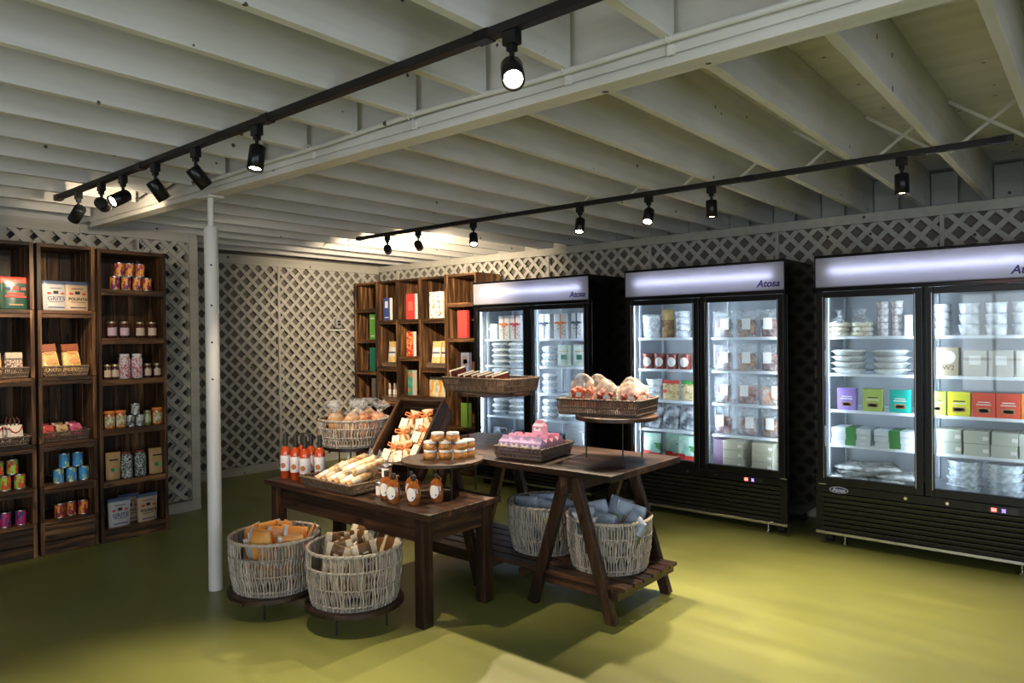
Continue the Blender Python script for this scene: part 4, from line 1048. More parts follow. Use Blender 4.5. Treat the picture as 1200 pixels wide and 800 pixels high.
pat = pouch_proto('snack_bag', .16,.23,.05,1.15,[printed('amber_blue_print', (.72,.60,.35), [(.75,.35,.03),(.35,.45,.50)], scale=1, thr=.35, stretch=(32,32,16))],lambda u,v,s: 0)
for k, (x, y) in enumerate(((-5.97,5.70),(-5.84,5.71))): pat.at((x,y,.815), (R(-4),0,0), 'amber and pale blue patterned bag, %s on the shelf over the slanted crate' % ['left','right'][k], 'patterned bags')
SAL = mottled('salami_casing', (.60,.52,.44), (.35,.22,.15), 40, bump=.3)
def salami():
    t = thing('salami_stick', '', 'salami'); b = MB(); b.tube([(0,0,0),(0,0,.01),(0,0,.11),(0,0,.165),(0,0,.18),(0,0,.20)], .017, 10, r1=.012); b.build('sausage', SAL, t)
    b = MB(); b.lathe([(.0185,.06),(.019,.062),(.0180,.12),(.0175,.122)],12,cap=False); b.build('paper_band', WHITE, t); return t
sp = Proto(salami)
for k, x in enumerate((-6.79,-6.735,-6.68,-6.625,-6.57)): sp.at((x,5.73+.02*(k%2),.744), (R(-8),R(-10+5*k),0), 'salami stick with a white band, %s in the low tray of the blue-box tower' % ['leftmost','second','middle','fourth','rightmost'][k], 'salami sticks')

# ---------------------------------------------------------------- low table
SAUCE = mottled('red_sauce', (.44,.035,.01), (.56,.08,.015), 30, rough=.08, bump=0, coat=1)
SLAB = printed('sauce_label_print', (.78,.75,.78), [(.60,.62,.66)], scale=1, thr=.8, stretch=(30,30,260))
def sauce():
    t = thing('sauce_bottle', '', 'bottle')
    b = MB(); b.lathe([(.029,0),(.033,.005),(.033,.170),(.030,.186),(.018,.203),(.0135,.212)], 22); b.build('bottle', SAUCE, t)
    b = MB(); b.lathe([(.0150,.210),(.0150,.283),(.0135,.286)], 16); b.build('black_capsule', BLACKP, t)
    b = MB(); b.lathe([(.0335,.052),(.0337,.053),(.0337,.150),(.0335,.151)], 22, cap=False); b.build('wrap_label', SLAB, t)
    b = MB(); patch(b, lambda z: .0337, .088, .017, .017, a0=R(25), lift=.0006); b.build('round_emblem', M3('copper_print',(.45,.16,.05)), t); return t
sb = Proto(sauce)
for k, (x, y, r_) in enumerate(((-4.085,2.572,0),(-3.985,2.580,.15),(-3.885,2.582,.1),(-4.045,2.672,0),(-3.955,2.676,.2),(-3.85,2.668,.1))):
    sb.at((x,y,.600), r_, 'red hot sauce bottle with a black neck, %s' % ['front left of the six','front middle of the six','front right beside the wicker tray','back left of the six','back middle of the six','back right nearest the raised basket'][k], 'hot sauce bottles on the low table')
# cracker rolls in the tray
ROLL = mottled('cracker_cream', (.70,.52,.28), (.82,.68,.46), 45, bump=.4, coat=.5)
ROLLB = mottled('cracker_seeded', (.60,.40,.18), (.30,.12,.05), 35, bump=.4, coat=.5, lo=.45, hi=.62)
def roll(two):
    def fn():
        t = thing('cracker_roll', '', 'crackers')
        b = MB(); 
        b.tube([(0,.0,0),(0,.004,0),(0,.05,.0),(0,.10,0),(0,.15,0),(0,.20,0)], .024, 12); b.build('cracker_stack', ROLLB if two else ROLL, t)
        b = MB(); b.lathe([(.0245,0),(.0247,.001),(.0247,.055),(.0245,.056)],12,cap=False); o = b.build('paper_band', WHITE if not two else CREAM, t); o.rotation_euler = (R(-90),0,0); o.location = (0,.03,0)
        b = MB(); rnd = random.Random(4)
        vs = []; n = 14
        for j, (yy, rr) in enumerate(((.20,.024),(.212,.010),(.235,.026),(.25,.032))):
            for i in range(n): a = 2*math.pi*i/n; q = rr*(1+(.35*rnd.uniform(-1,1) if j > 1 else 0)); vs.append((q*math.cos(a), yy+rnd.uniform(-.006,.006), q*math.sin(a)))
        b.add(vs, [(j*n+i, j*n+(i+1)%n, (j+1)*n+(i+1)%n, (j+1)*n+i) for j in range(3) for i in range(n)], 0, True); b.build('gathered_film', M_CLEAR, t); return t
    return Proto(fn)
r1, r2 = roll(False), roll(True)
for k in range(6):
    P_ = r1 if k in (0,2,4) else r2
    P_.at((-3.715+k*.062,2.545,.640+.0), (R(22),0,R(-14)), 'cracker roll in clear wrap, %s from the left in the lower layer of the tray' % ['first','second','third','fourth','fifth','sixth'][k], 'cracker rolls in the wicker tray')
for k in range(3):
    P_ = r2 if k != 1 else r1
    P_.at((-3.60+k*.085,2.60,.705), (R(20),0,R(-30-6*k)), 'cracker roll lying across the others, %s of the upper layer' % ['left','middle','right'][k], 'upper cracker rolls')
# syrup bottles and small jars
SYR = mottled('amber_syrup', (.17,.045,.01), (.34,.10,.02), 20, rough=.06, bump=0, coat=1)
def syrup():
    t = thing('syrup_bottle', '', 'bottle')
    b = MB(); b.lathe([(.030,0),(.040,.010),(.0435,.05),(.041,.085),(.030,.112),(.014,.126),(.0115,.134)], 24, sy=.62); b.build('bottle', SYR, t)
    b = MB(); b.lathe([(.0135,.132),(.0145,.134),(.0145,.156),(.011,.160)], 16); b.build('cap', BLACKP, t)
    b = MB()
    b.tube([(.012+.016*math.sin(q),0,.125+.013*math.cos(q)) for q in [math.pi*i/8 for i in range(9)]], .0035, 6); b.build('loop_handle', SYR, t)
    b = MB(); patch(b, lambda z: .0437-max(0,z-.07)**2*3, .058, .029, .036, sy=.62, lift=.0012); b.build('oval_label', WHITE, t)
    b = MB(); b.box((.010,-.0295,.040),(.018,-.027,.046)); b.build('printed_mark', NAVY, t); return t
sy = Proto(syrup); ry = R(12)
for k, (x, y) in enumerate(((-3.095,2.580),(-2.995,2.545),(-2.98,2.665),(-2.878,2.585),(-2.83,2.71))):
    sy.at((x,y,.600), ry, 'amber syrup bottle with a white oval label, %s' % ['leftmost of the five, behind its neighbour','second from left at the front','middle one standing at the back','front one with the rightmost front place','rightmost, beside the stand pin'][k], 'syrup bottles on the low table')
CREAMJ = jar_proto(.029,.082,M3('pale_jam',(.55,.25,.12),rough=.15,coat=1),TIN,WHITE,lw=(.12,.74),neck=.95,lidh=.014)
CREAMJ.at((-3.185,2.615,.600), 0, 'small white-labelled jar on the table by the tray corner')
CREAMJ.at((-3.235,2.70,.600), 0, 'small white-labelled jar under another one behind the front jar')
CREAMJ.at((-3.235,2.70,.682), 0, 'small white-labelled jar stacked on another by the slanted crate')
# honey-coloured squat jars
def squat():
    t = thing('squat_jar', '', 'jar')
    b = MB(); b.lathe([(.034,0),(.040,.008),(.041,.022),(.036,.034),(.033,.036)], 24); b.build('jar_body', HONEY, t)
    b = MB(); b.lathe([(.036,.036),(.037,.038),(.037,.048),(.035,.050)], 24); b.build('lid', LIDW, t); return t
sq = Proto(squat); sr = R(38)
ux, uy = math.cos(sr), math.sin(sr)
bx, by = -3.02, 2.845
for lv in range(2):
    for k in range(3):
        sq.at((bx+ux*.088*k,by+uy*.088*k,.80+lv*.0505), k, 'squat honey-coloured jar, %s of the %s row on the round stand' % (['left','middle','right'][k], ['bottom','second'][lv]), 'squat jars in the front pyramid')
for k in range(2):
    sq.at((bx+ux*.088*(k+.5),by+uy*.088*(k+.5),.80+2*.0505), k, 'squat honey-coloured jar, %s of the two crowning the pyramid' % ['left','right'][k], 'squat jars crowning the pyramid')
for lv in range(2): sq.at((bx+ux*.19-.02,by+uy*.19+.068,.80+lv*.0505), 0, 'squat honey-coloured jar standing behind the right of the pyramid, %s of two' % ['lower','upper'][lv], 'squat jars behind the pyramid')
# ribboned bags in the slanted crate
CLOTH = mottled('bag_cream_cloth', (.62,.45,.27), (.74,.58,.38), 40, rough=.7, bump=.5)
RIB = M3('orange_ribbon', (.75,.22,.06), rough=.45); TAG = M3('paper_tag', (.80,.74,.62))
def ribbon_bag():
    t = thing('ribboned_bag', '', 'bag')
    b = MB(); b.lathe([(.01,0),(.045,.008),(.055,.03),(.052,.07),(.036,.10),(.016,.118),(.014,.122),(.026,.137),(.040,.155),(.030,.152)], 18, sy=.62); 
    rnd = random.Random(2); b.v = [(x*(1+rnd.uniform(-.05,.05)), y*(1+rnd.uniform(-.1,.1)), z_+rnd.uniform(-.002,.002)) for x,y,z_ in b.v]; b.build('bag_body', CLOTH, t)
    b = MB(); b.lathe([(.0165,.114),(.0175,.116),(.0175,.124),(.0165,.126)],14,sy=.75,cap=False)
    for s_ in (-1,1):
        b.tube([(0,-.014,.12),(s_*.020,-.026,.130),(s_*.045,-.028,.133),(s_*.048,-.026,.118),(s_*.022,-.022,.114),(0,-.015,.119)], .0050, 5)
        b.tube([(0,-.016,.118),(s_*.022,-.034,.095),(s_*.036,-.040,.070)], .0048, 5)
    b.build('ribbon_bow', RIB, t)
    b = MB(); b.box((-.052,-.042,.03),(-.004,-.0385,.092)); o = b.build('paper_tag', TAG, t); return t
rb = Proto(ribbon_bag)
k = 0
for (u, v, rz) in ((.085,.035,.15),(.20,.04,-.2),(.275,.075,.25),(.12,.155,-.1),(.235,.185,.2),(.10,.29,.15),(.235,.305,-.15)):
    M_ = CM @ Matrix.Translation(Vector((u+.02,v+.02,-CD+.013+.036))) @ Matrix.Rotation(R(-68),4,'X') @ Matrix.Rotation(rz,4,'Y')
    o = rb.at((0,0,0), 0, 'cream bag tied with orange ribbon, %s in the slanted crate' % ['lower left','lower middle','lower right','second row left','second row right','top left','top right'][k], 'ribboned bags in the slanted crate', scale=1.12)
    o.location = M_.to_translation(); o.rotation_euler = M_.to_euler(); k += 1

# ---------------------------------------------------------------- trestle table goods
LILAC = M3('lilac_card', (.50,.36,.60), rough=.5); PINK = M3('pink_card', (.68,.33,.45), rough=.5)
def gable(m, hh=.088):
    def fn():
        t = thing('gable_box', '', 'box'); w_, d, h = .068, .062, hh
        b = MB(); vs = [(-w_/2,-d/2,0),(w_/2,-d/2,0),(w_/2,d/2,0),(-w_/2,d/2,0),(-w_/2,-d/2,h),(w_/2,-d/2,h),(w_/2,d/2,h),(-w_/2,d/2,h),(-w_/2*.8,0,h+.026),(w_/2*.8,0,h+.026),(-w_/2*.8,0,h+.036),(w_/2*.8,0,h+.036)]
        b.add(vs, [(0,3,2,1),(0,1,5,4),(1,2,6,5),(2,3,7,6),(3,0,4,7),(4,5,9,8),(6,7,8,9),(5,6,9),(7,4,8)], 0); b.box((-w_/2*.8,-.001,h+.024),(w_/2*.8,.001,h+.036)); b.build('card_body', m, t)
        b = MB(); b.box((-.022,-d/2-.0008,h-.028),(.022,-d/2-.0001,h-.008)); b.build('window_label', WHITE, t)
        b = MB(); b.add([(-.014,-d/2-.0012,h-.008),(.014,-d/2-.0012,h-.008),(.006,-d/2-.0012,h-.016),(-.006,-d/2-.0012,h-.016)], [(3,2,1,0)]); b.build('printed_mark', M3('plum_print',(.30,.12,.30)), t); return t
    return Proto(fn)
gl, gp = gable(LILAC), gable(PINK); TR = Matrix.Translation(Vector((-2.66,3.36,.792))) @ Matrix.Rotation(R(7),4,'Z')
def trayput(P_, x, y, z, lab, grp, rz=0):
    p = TR @ Vector((x,y,z)); P_.at(p, R(7)+rz, lab, grp)
nm4 = ['leftmost','second','third','rightmost']
for k in range(4):
    trayput(gl, -.114+k*.0735, -.128, 0, 'lilac gable box in front of the pink ones, %s of four in the tray' % nm4[k], 'lilac boxes, front row')
    trayput(gp, -.114+k*.0735, -.060, 0, 'pink gable box right behind the lilac row, %s of four' % nm4[k], 'pink boxes, second row')
    trayput(gp, -.114+k*.0735, .008, 0, 'pink gable box in the third row of the tray, %s of four' % nm4[k], 'pink boxes, third row')
for k in range(2): trayput(gp, .033+k*.0735, .076, 0, 'pink gable box in the last row of the tray, %s of two' % ['left','right'][k], 'pink boxes, last row')
trayput(gable(PINK, .052), .06, -.028, .1245, 'single pink gable box crowning the pile', None)
# frosted chip bags
MEAT = mottled('red_chips', (.36,.03,.012), (.16,.015,.01), 35, bump=.6, lo=.35, hi=.6); CHIPO = mottled('orange_chips', (.62,.14,.04), (.36,.05,.02), 35, bump=.6)
def frost(m):
    def fn():
        t = thing('chip_bag', '', 'bag'); pouch_mb(.125,.185,.08,matf=lambda u,v,s:0,crump=.010,seed=8,flare=1.5,wave=.03).build('frosted_bag', M_FROST, t)
        b = MB(); rnd = random.Random(3)
        for i in range(34):
            a = rnd.uniform(0,6.28); b.M = Matrix.Translation(Vector((rnd.uniform(-.045,.045),rnd.uniform(-.020,.016),rnd.uniform(.022,.120)))) @ Euler((rnd.uniform(0,3),rnd.uniform(0,3),a)).to_matrix().to_4x4()
            b.lathe([(0,-.003),(.021,0),(.022,.003),(0,.001)],9)
        b.M = Matrix(); b.build('chips', m, t)
        b = MB(); b.box((.0,-.040,.075),(.035,-.0375,.10)); b.build('price_label', WHITE, t); return t
    return Proto(fn)
f1_, f2_ = frost(CHIPO), frost(MEAT); TQ = Matrix.Translation(Vector((-2.27,3.575,1.052))) @ Matrix.Rotation(R(9),4,'Z')
for k, (x, y, P_, ax, rz, s_) in enumerate(((-.165,-.06,f1_,-12,-.25,1.08),(.0,-.065,f2_,-20,.1,.95),(.15,-.06,f2_,-25,.2,.92),(-.10,.04,f1_,-16,.1,1.05),(.09,.05,f2_,-22,-.1,1.0),(.19,.03,f1_,-14,.9,.95))):
    p = TQ @ Vector((x,y,0)); P_.at(p, (R(ax),0,R(9)+rz), 'frosted bag of %s chips, %s in the tray' % (['orange','dark red','dark red','orange','dark red','pale'][k], ['front left','front middle','front right','back left','back middle','far right end'][k]), 'chip bags in the right tray', scale=s_)
# dark packets in the rear tray
PKT = M3('maroon_packet', (.14,.03,.025), rough=.35); PKW = M3('packet_edge', (.45,.42,.36))
def packet(m=PKT):
    t = thing('jerky_packet', '', 'packet'); pouch_mb(.125,.165,.024,matf=lambda u,v,s: 1 if (u < .1 or v > .93) else 0,crump=.001,seed=6).build('packet_body', [m, PKW], t)
    b = MB(); b.box((-.04,-.0135,.04),(.04,-.0095,.075)); b.build('paper_label', CREAM, t); return t
pk = Proto(packet)
for k in range(7):
    pk.at((-3.60+k*.068,3.70+.012*(k%2),1.127), (R(-24),R(-16),R(30)), 'dark packet with a pale edge, %s from the left in the rear wicker tray' % ['first','second','third','fourth','fifth','sixth','seventh'][k], 'dark packets in the rear tray', scale=(1,1,.80 if k else 1.0))

# ---------------------------------------------------------------- bags in the round baskets
SNO = mottled('orange_snack_print', (.75,.27,.04), (.85,.42,.12), 12, rough=.35, bump=0); SLV = M3('silver_foil', (.55,.55,.54), rough=.35, metal=.3)
orng = pouch_proto('snack_bag', .135,.24,.055,1.0,[SNO,SLV],lambda u,v,s: 1 if (u < .13 or v > .97) else 0,crump=.004,pillow=True)
BRN = M3('brown_print', (.14,.065,.02), rough=.4); CRM = mottled('cream_chip_print', (.62,.50,.34), (.75,.66,.52), 30, rough=.4, bump=0)
brn = pouch_proto('chip_bag', .135,.25,.055,1.0,[CRM,BRN,WHITE],lambda u,v,s: 1 if .28 < u < .72 else 0,crump=.004,lines=[(-.1,.1,.82,.03,WHITE),(-.1,.1,.62,.03,WHITE)],pillow=True)
rnd = random.Random(12)
def fill(P_, c, z, n, what, group, spread=.148, tilt=16, sc=1.0, zj=.02):
    for k in range(n):
        if k == 0: rr, a = 0, 0
        elif k < 6: rr, a = spread*.55, k*2*math.pi/5+.3
        else: rr, a = spread, (k-6)*2*math.pi/max(1, n-6)
        P_.at((c[0]+rr*math.cos(a), c[1]+rr*math.sin(a), z+rnd.uniform(0,zj)), (R(rnd.uniform(-tilt,tilt)), R(rnd.uniform(-tilt,tilt)), a+math.pi/2+rnd.uniform(-.7,.7)), what % PLACE[k], group, scale=sc)
PLACE = ['in the middle of the basket','right of the middle one','behind the middle one','left of the middle one','in the inner front left','in the inner front right','at the right rim','at the right rear rim','at the rear rim','at the left rear rim','at the left rim','at the front left rim','at the front rim','at the front right rim']
fill(orng, B1C, .168, 13, 'orange snack bag %s on the left stand', 'orange snack bags', sc=(1,1,1.17))
fill(brn, B2C, .160, 13, 'brown and cream chip bag %s on the right stand', 'brown chip bags', sc=(1,1,1.17))
BLW = mottled('pale_blue_print', (.42,.50,.66), (.52,.60,.74), 8, rough=.4, bump=0)
blu = pouch_proto('popcorn_bag', .17,.26,.075,1.0,[BLW,M3('olive_print',(.20,.22,.10)),SLV],lambda u,v,s: 1 if (u > .84 and v < .7) else 0,crump=.006,lines=[(-.05,.22,.56,.08,M3('lime_print',(.40,.50,.10)))],pillow=True)
for k, (dx, dy, z, ax, ay, rz) in enumerate(((-.10,-.07,.23,-6,-10,.2),(.0,-.10,.22,-10,2,-.1),(.10,-.04,.25,-14,22,-.5),(.06,.08,.27,8,12,.2),(-.08,.07,.26,10,-14,.4),(.0,.01,.29,-18,6,-.2))):
    blu.at((-2.175+dx,3.425+dy,z+.035), (R(ax),R(ay),rz), 'pale blue popcorn bag %s of the right undershelf basket' % ['in the front left','in the front middle','slumped over the right front','at the right back','at the left back','in the middle on top'][k], 'popcorn bags, right basket')
for k, (dx, dy, z, ax, ay, rz) in enumerate(((-.09,-.06,.25,-4,-6,.1),(.05,-.08,.25,-4,4,-.1),(-.04,.06,.26,6,-6,.3),(.09,.06,.26,6,8,-.2))):
    blu.at((-2.66+dx,3.48+dy,z), (R(ax),R(ay),rz), 'pale blue popcorn bag %s of the basket behind the sawhorse leg' % ['in the front left','in the front right','at the back left','at the back right'][k], 'popcorn bags, left basket')
# wrapped produce in the raised basket
PRO = [mottled('carrot_mix', (.66,.30,.12), (.30,.09,.05), 26, bump=.5), mottled('pale_mix', (.70,.52,.30), (.42,.18,.10), 26, bump=.5), mottled('herb_mix', (.16,.20,.06), (.60,.34,.16), 20, bump=.5, lo=.3, hi=.45)]
def cone(m, i):
    def fn():
        t = thing('wrapped_snack_cone', '', 'bag')
        b = MB(); rn = random.Random(i); b.lathe([(.016,0),(.034,.01),(.046,.07),(.050,.12),(.040,.165),(.012,.19)], 14)
        b.v = [(x*(1+rn.uniform(-.10,.10)), y*(1+rn.uniform(-.10,.10)), z_) for x,y,z_ in b.v]; b.build('snack_mix', m, t)
        b = MB(); n = 16; vs = []
        for j, (zz, rr) in enumerate(((.165,.042),(.190,.016),(.200,.013),(.218,.030),(.24,.045),(.255,.040))):
            for q in range(n): a = 2*math.pi*q/n; k_ = rr*(1+(.35*rn.uniform(-1,1) if j > 2 else 0)); vs.append((k_*math.cos(a), k_*math.sin(a), zz+(rn.uniform(-.01,.01) if j > 2 else 0)))
        b.add(vs, [(j*n+q, j*n+(q+1)%n, (j+1)*n+(q+1)%n, (j+1)*n+q) for j in range(5) for q in range(n)], 0, True); b.build('gathered_film', M_CLEAR, t)
        b = MB(); b.lathe([(.0145,.192),(.016,.194),(.016,.199),(.0145,.201)],12,cap=False); b.build('tie', SLV, t); return t
    return Proto(fn)
cs = [cone(PRO[i], i) for i in range(3)]
for k, (dx, dy, ax, ay) in enumerate(((-.11,-.03,4,-14),(-.03,-.10,10,-8),(.06,-.09,10,8),(.13,-.01,2,18),(-.06,.05,-4,-6),(.04,.03,0,6),(.11,.08,-6,16),(-.01,.13,-12,0))):
    cs[(k*2)%3].at((-3.88+dx,2.96+dy,.835), (R(ax),R(ay),k), 'film-wrapped snack cone %s of the raised basket' % ['at the left','at the front left','at the front right','at the right','in the left middle','in the right middle','at the back right','at the back'][k], 'wrapped cones in the raised basket', scale=(1.12,1.12,.98))
# ================================================================ GOODS IN THE REFRIGERATORS
ZS = [1.4765, 1.2125, .9525, .7045, .4455]
FOIL = mottled('foil_tray', (.30,.32,.35), (.80,.84,.88), 70, rough=.3, bump=.5)
WLID = M3('milky_lid', (.74,.77,.80), rough=.25)
def foil_tray(r=.10, h=.058):
    def fn():
        t = thing('foil_tray', '', 'tray'); b = MB(); b.lathe([(r*.62,0),(r*.72,.002),(r*.88,h*.50),(r*.90,h*.52),(r,h*.54),(r*1.0,h*.60)], 26, sy=.8); b.build('foil_dish', FOIL, t)
        b = MB(); b.lathe([(r*.97,h*.60),(r*.97,h*.64),(r*.84,h*.90),(r*.66,h*.99),(0,h)], 26, sy=.8); b.build('domed_lid', WLID, t)
        b = MB(); b.box((-.04,-.8*r*.9,h*.80),(.04,-.8*r*.9+.03,h*.92)); b.build('paper_label', WHITE, t); return t
    return Proto(fn)
def stack(P_, x, y, z, n, dz, what, group, jit=.004, rot=0):
    for k in range(n):
        P_.at((x+rnd.uniform(-jit,jit), y+rnd.uniform(-jit,jit), z+k*dz), rot+rnd.uniform(-.05,.05), what % (ORD[k] if k < n-1 else 'top'), group)
ft = foil_tray(.098,.056)
Yf = FY+.215
for (x, z, n, w) in ((-4.775,1,4,'left stack on the second shelf behind the leftmost door'),(-4.56,1,4,'right stack on the second shelf behind the leftmost door'),(-4.775,2,4,'left stack on the third shelf behind the leftmost door'),(-4.56,2,4,'right stack on the third shelf behind the leftmost door'),
                     (-4.775,3,3,'left stack on the fourth shelf behind the leftmost door'),(-4.56,3,3,'right stack on the fourth shelf behind the leftmost door')):
    stack(ft, x, Yf, ZS[z], n, .0575, 'foil tray, %%s in the %s' % w, 'foil trays, left refrigerator, '+w.split(' shelf')[0].split('on the ')[1]+' shelf '+w.split()[0])
ft2 = foil_tray(.088,.062)
for (x, z, n, w) in ((-4.145,1,3,'second'),(-4.145,2,3,'third'),(-4.145,3,3,'fourth'),(-3.945,3,4,'fourth, by the tray pile')):
    stack(ft2, x, Yf, ZS[z], n, .063, 'deep foil tray, %%s on the %s shelf behind the second door' % w, 'deep foil trays, %s shelf' % w)
# ribboned white bags, top shelf
WB = M3('gift_bag_white', (.66,.67,.70), rough=.35); GRY = printed('gift_print', (.64,.65,.68), [(.35,.38,.42),(.48,.50,.40)], scale=1, thr=.45, stretch=(70,70,70))
def gift(rc, nm, label, x, y, w_=.135, h=.235, z=ZS[0]):
    t = thing('gift_bag', label, 'bag', (x,y,z))
    carton_mb(w_,.07,h).build('bag_body', WB, t, bevel=.004)
    b = MB(); b.box((-w_*.4,-.0362,.03),(w_*.4,-.0352,h*.50)); b.build('printed_panel', GRY, t)
    b = MB(); b.box((-.006,-.0385,0),(.006,-.0365,h)); b.box((-w_/2,-.0385,h*.60),(w_/2,-.0365,h*.60+.012))
    for s_ in (-1,1):
        b.tube([(0,-.040,h*.61),(s_*.022,-.052,h*.66),(s_*.045,-.05,h*.655),(s_*.045,-.048,h*.59),(s_*.02,-.045,h*.595),(0,-.040,h*.61)], .0055, 5)
        b.tube([(0,-.04,h*.6),(s_*.025,-.048,h*.5)], .005, 5)
    b.build('ribbon_bow', rc, t)
REDR = M3('crimson_ribbon', (.50,.03,.08)); DKR = M3('slate_ribbon', (.08,.09,.13))
gift(RIB,'o','white gift bag with an orange bow behind the left door of the left refrigerator',-4.68,Yf-.02); gift(REDR,'r','white gift bag with a crimson ribbon behind the left door of the left refrigerator',-4.53,Yf-.02)
gift(DKR,'d','white gift bag with a slate ribbon behind the right door of the left refrigerator',-4.165,Yf-.02); gift(RIB,'o','white gift bag with an orange bow behind the right door of the left refrigerator',-3.975,Yf-.02,w_=.155)
gift(DKR,'d','narrow white gift bag at the right end of the left refrigerator top shelf',-3.79,Yf-.02,w_=.12)
gift(WB,'w','small white box left of the orange bow in the left refrigerator',-4.82,Yf-.02,w_=.10,h=.155)
GPCH = pouch_proto('frozen_pouch', .165,.205,.05,.98,[mottled('pale_green_print',(.42,.48,.42),(.55,.60,.54),20,bump=0,rough=.35)],lambda u,v,s:0,lines=[(-.18,.18,.32,.22,M3('seal_green',(.03,.12,.08))),(-.10,.10,.37,.10,WHITE),(-.3,.3,.68,.03,M3('gold_print',(.4,.32,.1)))])
GPCH.at((-3.965,Yf,ZS[1]), 0, 'pale pouch with a dark green seal, left of two on the second shelf'); GPCH.at((-3.785,Yf,ZS[1]), 0, 'pale pouch with a dark green seal, right of two on the second shelf')
PZ = M3('white_carton', (.62,.66,.72))
def flatbox(w_, d, h, m, nm='flat_carton', bandm=None, cat='box'):
    def fn():
        t = thing(nm, '', cat); carton_mb(w_,d,h).build('carton_body', m, t, bevel=.003)
        if bandm:
            b = MB(); b.box((-.035,-d/2-.0012,.0),(.035,-d/2-.0002,h)); b.box((-.035,-d/2,h),(.035,d/2,h+.0006)); b.build('colour_band', bandm, t)
        b = MB(); b.box((w_*.25,-d/2-.001,h*.3),(w_*.25+.03,-d/2-.0001,h*.6)); b.build('small_label', WHITE, t); return t
    return Proto(fn)
fb = flatbox(.20,.22,.030,PZ)
stack(fb, -3.80, Yf+.02, ZS[4], 7, .0318, 'flat white carton, %s of the pile in the bottom right of the left refrigerator', 'flat cartons, left refrigerator', .006)
DARKB = mottled('dark_bag_film', (.03,.035,.05), (.16,.18,.22), 18, rough=.2, bump=.8)
dk = pouch_proto('dark_film_bag', .19,.11,.09,.9,[DARKB],lambda u,v,s:0,crump=.01)
for k, x in enumerate((-4.79,-4.55,-4.15,-3.96)): dk.at((x,Yf,ZS[4]), 0, 'dark crumpled film bag, %s on the floor of the left refrigerator' % ['leftmost','second','third','rightmost'][k], 'dark film bags', scale=(1.05,1,1.2))

# middle refrigerator, left door
def tub(r, h, m, sy_=1):
    def fn():
        t = thing('food_tub', '', 'tub'); b = MB(); b.lathe([(r*.8,.0),(r*.84,.004),(r*.95,h*.86),(r*.97,h*.88)], 20, sy=sy_); b.build('contents', m, t)
        b = MB(); b.lathe([(r*.86,0),(r*1.0,h*.88),(r*1.04,h*.9),(r*1.04,h*.97),(r*.9,h)], 20, sy=sy_); b.build('clear_shell', M_TUB, t); return t
    return Proto(fn)
WHT = mottled('white_food', (.60,.62,.66), (.80,.82,.85), 25, bump=.4); BRD = mottled('brown_snack', (.38,.22,.09), (.16,.08,.03), 30, bump=.6); PNK = mottled('pink_food', (.55,.30,.20), (.65,.42,.30), 20, bump=.4)
Ym = FY+.22
t_ = tub(.082,.20,WHT); t_.at((-3.035,Ym,ZS[0]), 0, 'large white tub at the left of the middle refrigerator top shelf')
sb2 = pouch_proto('snack_bag', .12,.24,.06,.9,[BRD,M3('gold_paper',(.60,.42,.16))],lambda u,v,s: 1 if v > .62 else 0,crump=.006); sb2.at((-2.885,Ym,ZS[0]), 0, 'brown snack bag with a gold top beside the large white tub'); 
tb3 = tub(.066,.055,WHT); stack(tb3, -2.745, Ym, ZS[0], 4, .056, 'clear tub of white food, %s of the stack beside the brown snack bag', 'clear tubs, middle refrigerator')
jr = jar_proto(.050,.125,M3('red_relish',(.26,.05,.03),rough=.2,coat=.5),M3('brown_lid',(.20,.06,.04)),None,neck=.96)
def jr_fn():
    t = thing('relish_jar', '', 'jar'); b = MB(); b.lathe([(.046,0),(.05,.004),(.05,.112),(.048,.118)], 22); b.build('jar_body', M3('red_relish2',(.24,.045,.03),rough=.2,coat=.5), t)
    b = MB(); b.lathe([(.052,.112),(.052,.128),(.050,.130)],22); b.build('lid', M3('brown_lid2',(.22,.07,.05)), t)
    b = MB(); patch(b, lambda z: .05, .060, .034, .040, lift=.001); b.build('oval_label', WHITE, t); return t
jp = Proto(jr_fn)
for k, x in enumerate((-3.045,-2.93,-2.815,-2.70)): jp.at((x,Ym-.05,ZS[1]), .15, 'dark red jar with a white oval label, %s of four in the middle refrigerator' % nm4[k], 'red jars with oval labels')
tb4 = tub(.078,.056,WHT); stack(tb4, -3.01, Ym, ZS[2], 3, .057, 'white clear tub, %s of the stack on the third shelf of the middle refrigerator', 'clear tubs, third shelf')
RPK = pouch_proto('snack_packet', .155,.165,.04,1.0,[printed('gold_grain_print',(.60,.46,.22),[(.70,.58,.36),(.40,.26,.12)],scale=1,thr=.5,stretch=(50,50,50)),REDP],lambda u,v,s: 1 if v > .82 else 0,lines=[(-.42,-.2,.35,.16,REDP)])
RPK.at((-2.845,Ym-.03,ZS[2]), 0, 'golden packet with a red top on the third shelf of the middle refrigerator')
GPK = pouch_proto('snack_packet', .12,.165,.04,1.0,[printed('gold_grain_print2',(.58,.48,.28),[(.70,.58,.36),(.40,.26,.12)],scale=1,thr=.5,stretch=(50,50,50)),GREENP],lambda u,v,s: 1 if v > .80 else 0)
GPK.at((-2.69,Ym-.03,ZS[2]), 0, 'golden packet with a green top beside the red-topped one')
SVB = mottled('silver_bag_film', (.10,.11,.13), (.50,.53,.58), 16, rough=.2, bump=.9, lo=.42, hi=.62)
sv = pouch_proto('silver_film_bag', .15,.20,.07,.9,[SVB],lambda u,v,s:0,crump=.010)
for k, x in enumerate((-3.03,-2.87,-2.71)): sv.at((x,Ym,ZS[3]), (0,R(8),.2), 'crumpled silver and dark film bag, %s on the fourth shelf of the middle refrigerator' % ['left','middle','right'][k], 'silver film bags')
MNT = mottled('mint_print', (.30,.55,.45), (.50,.66,.58), 14, rough=.35, bump=0)
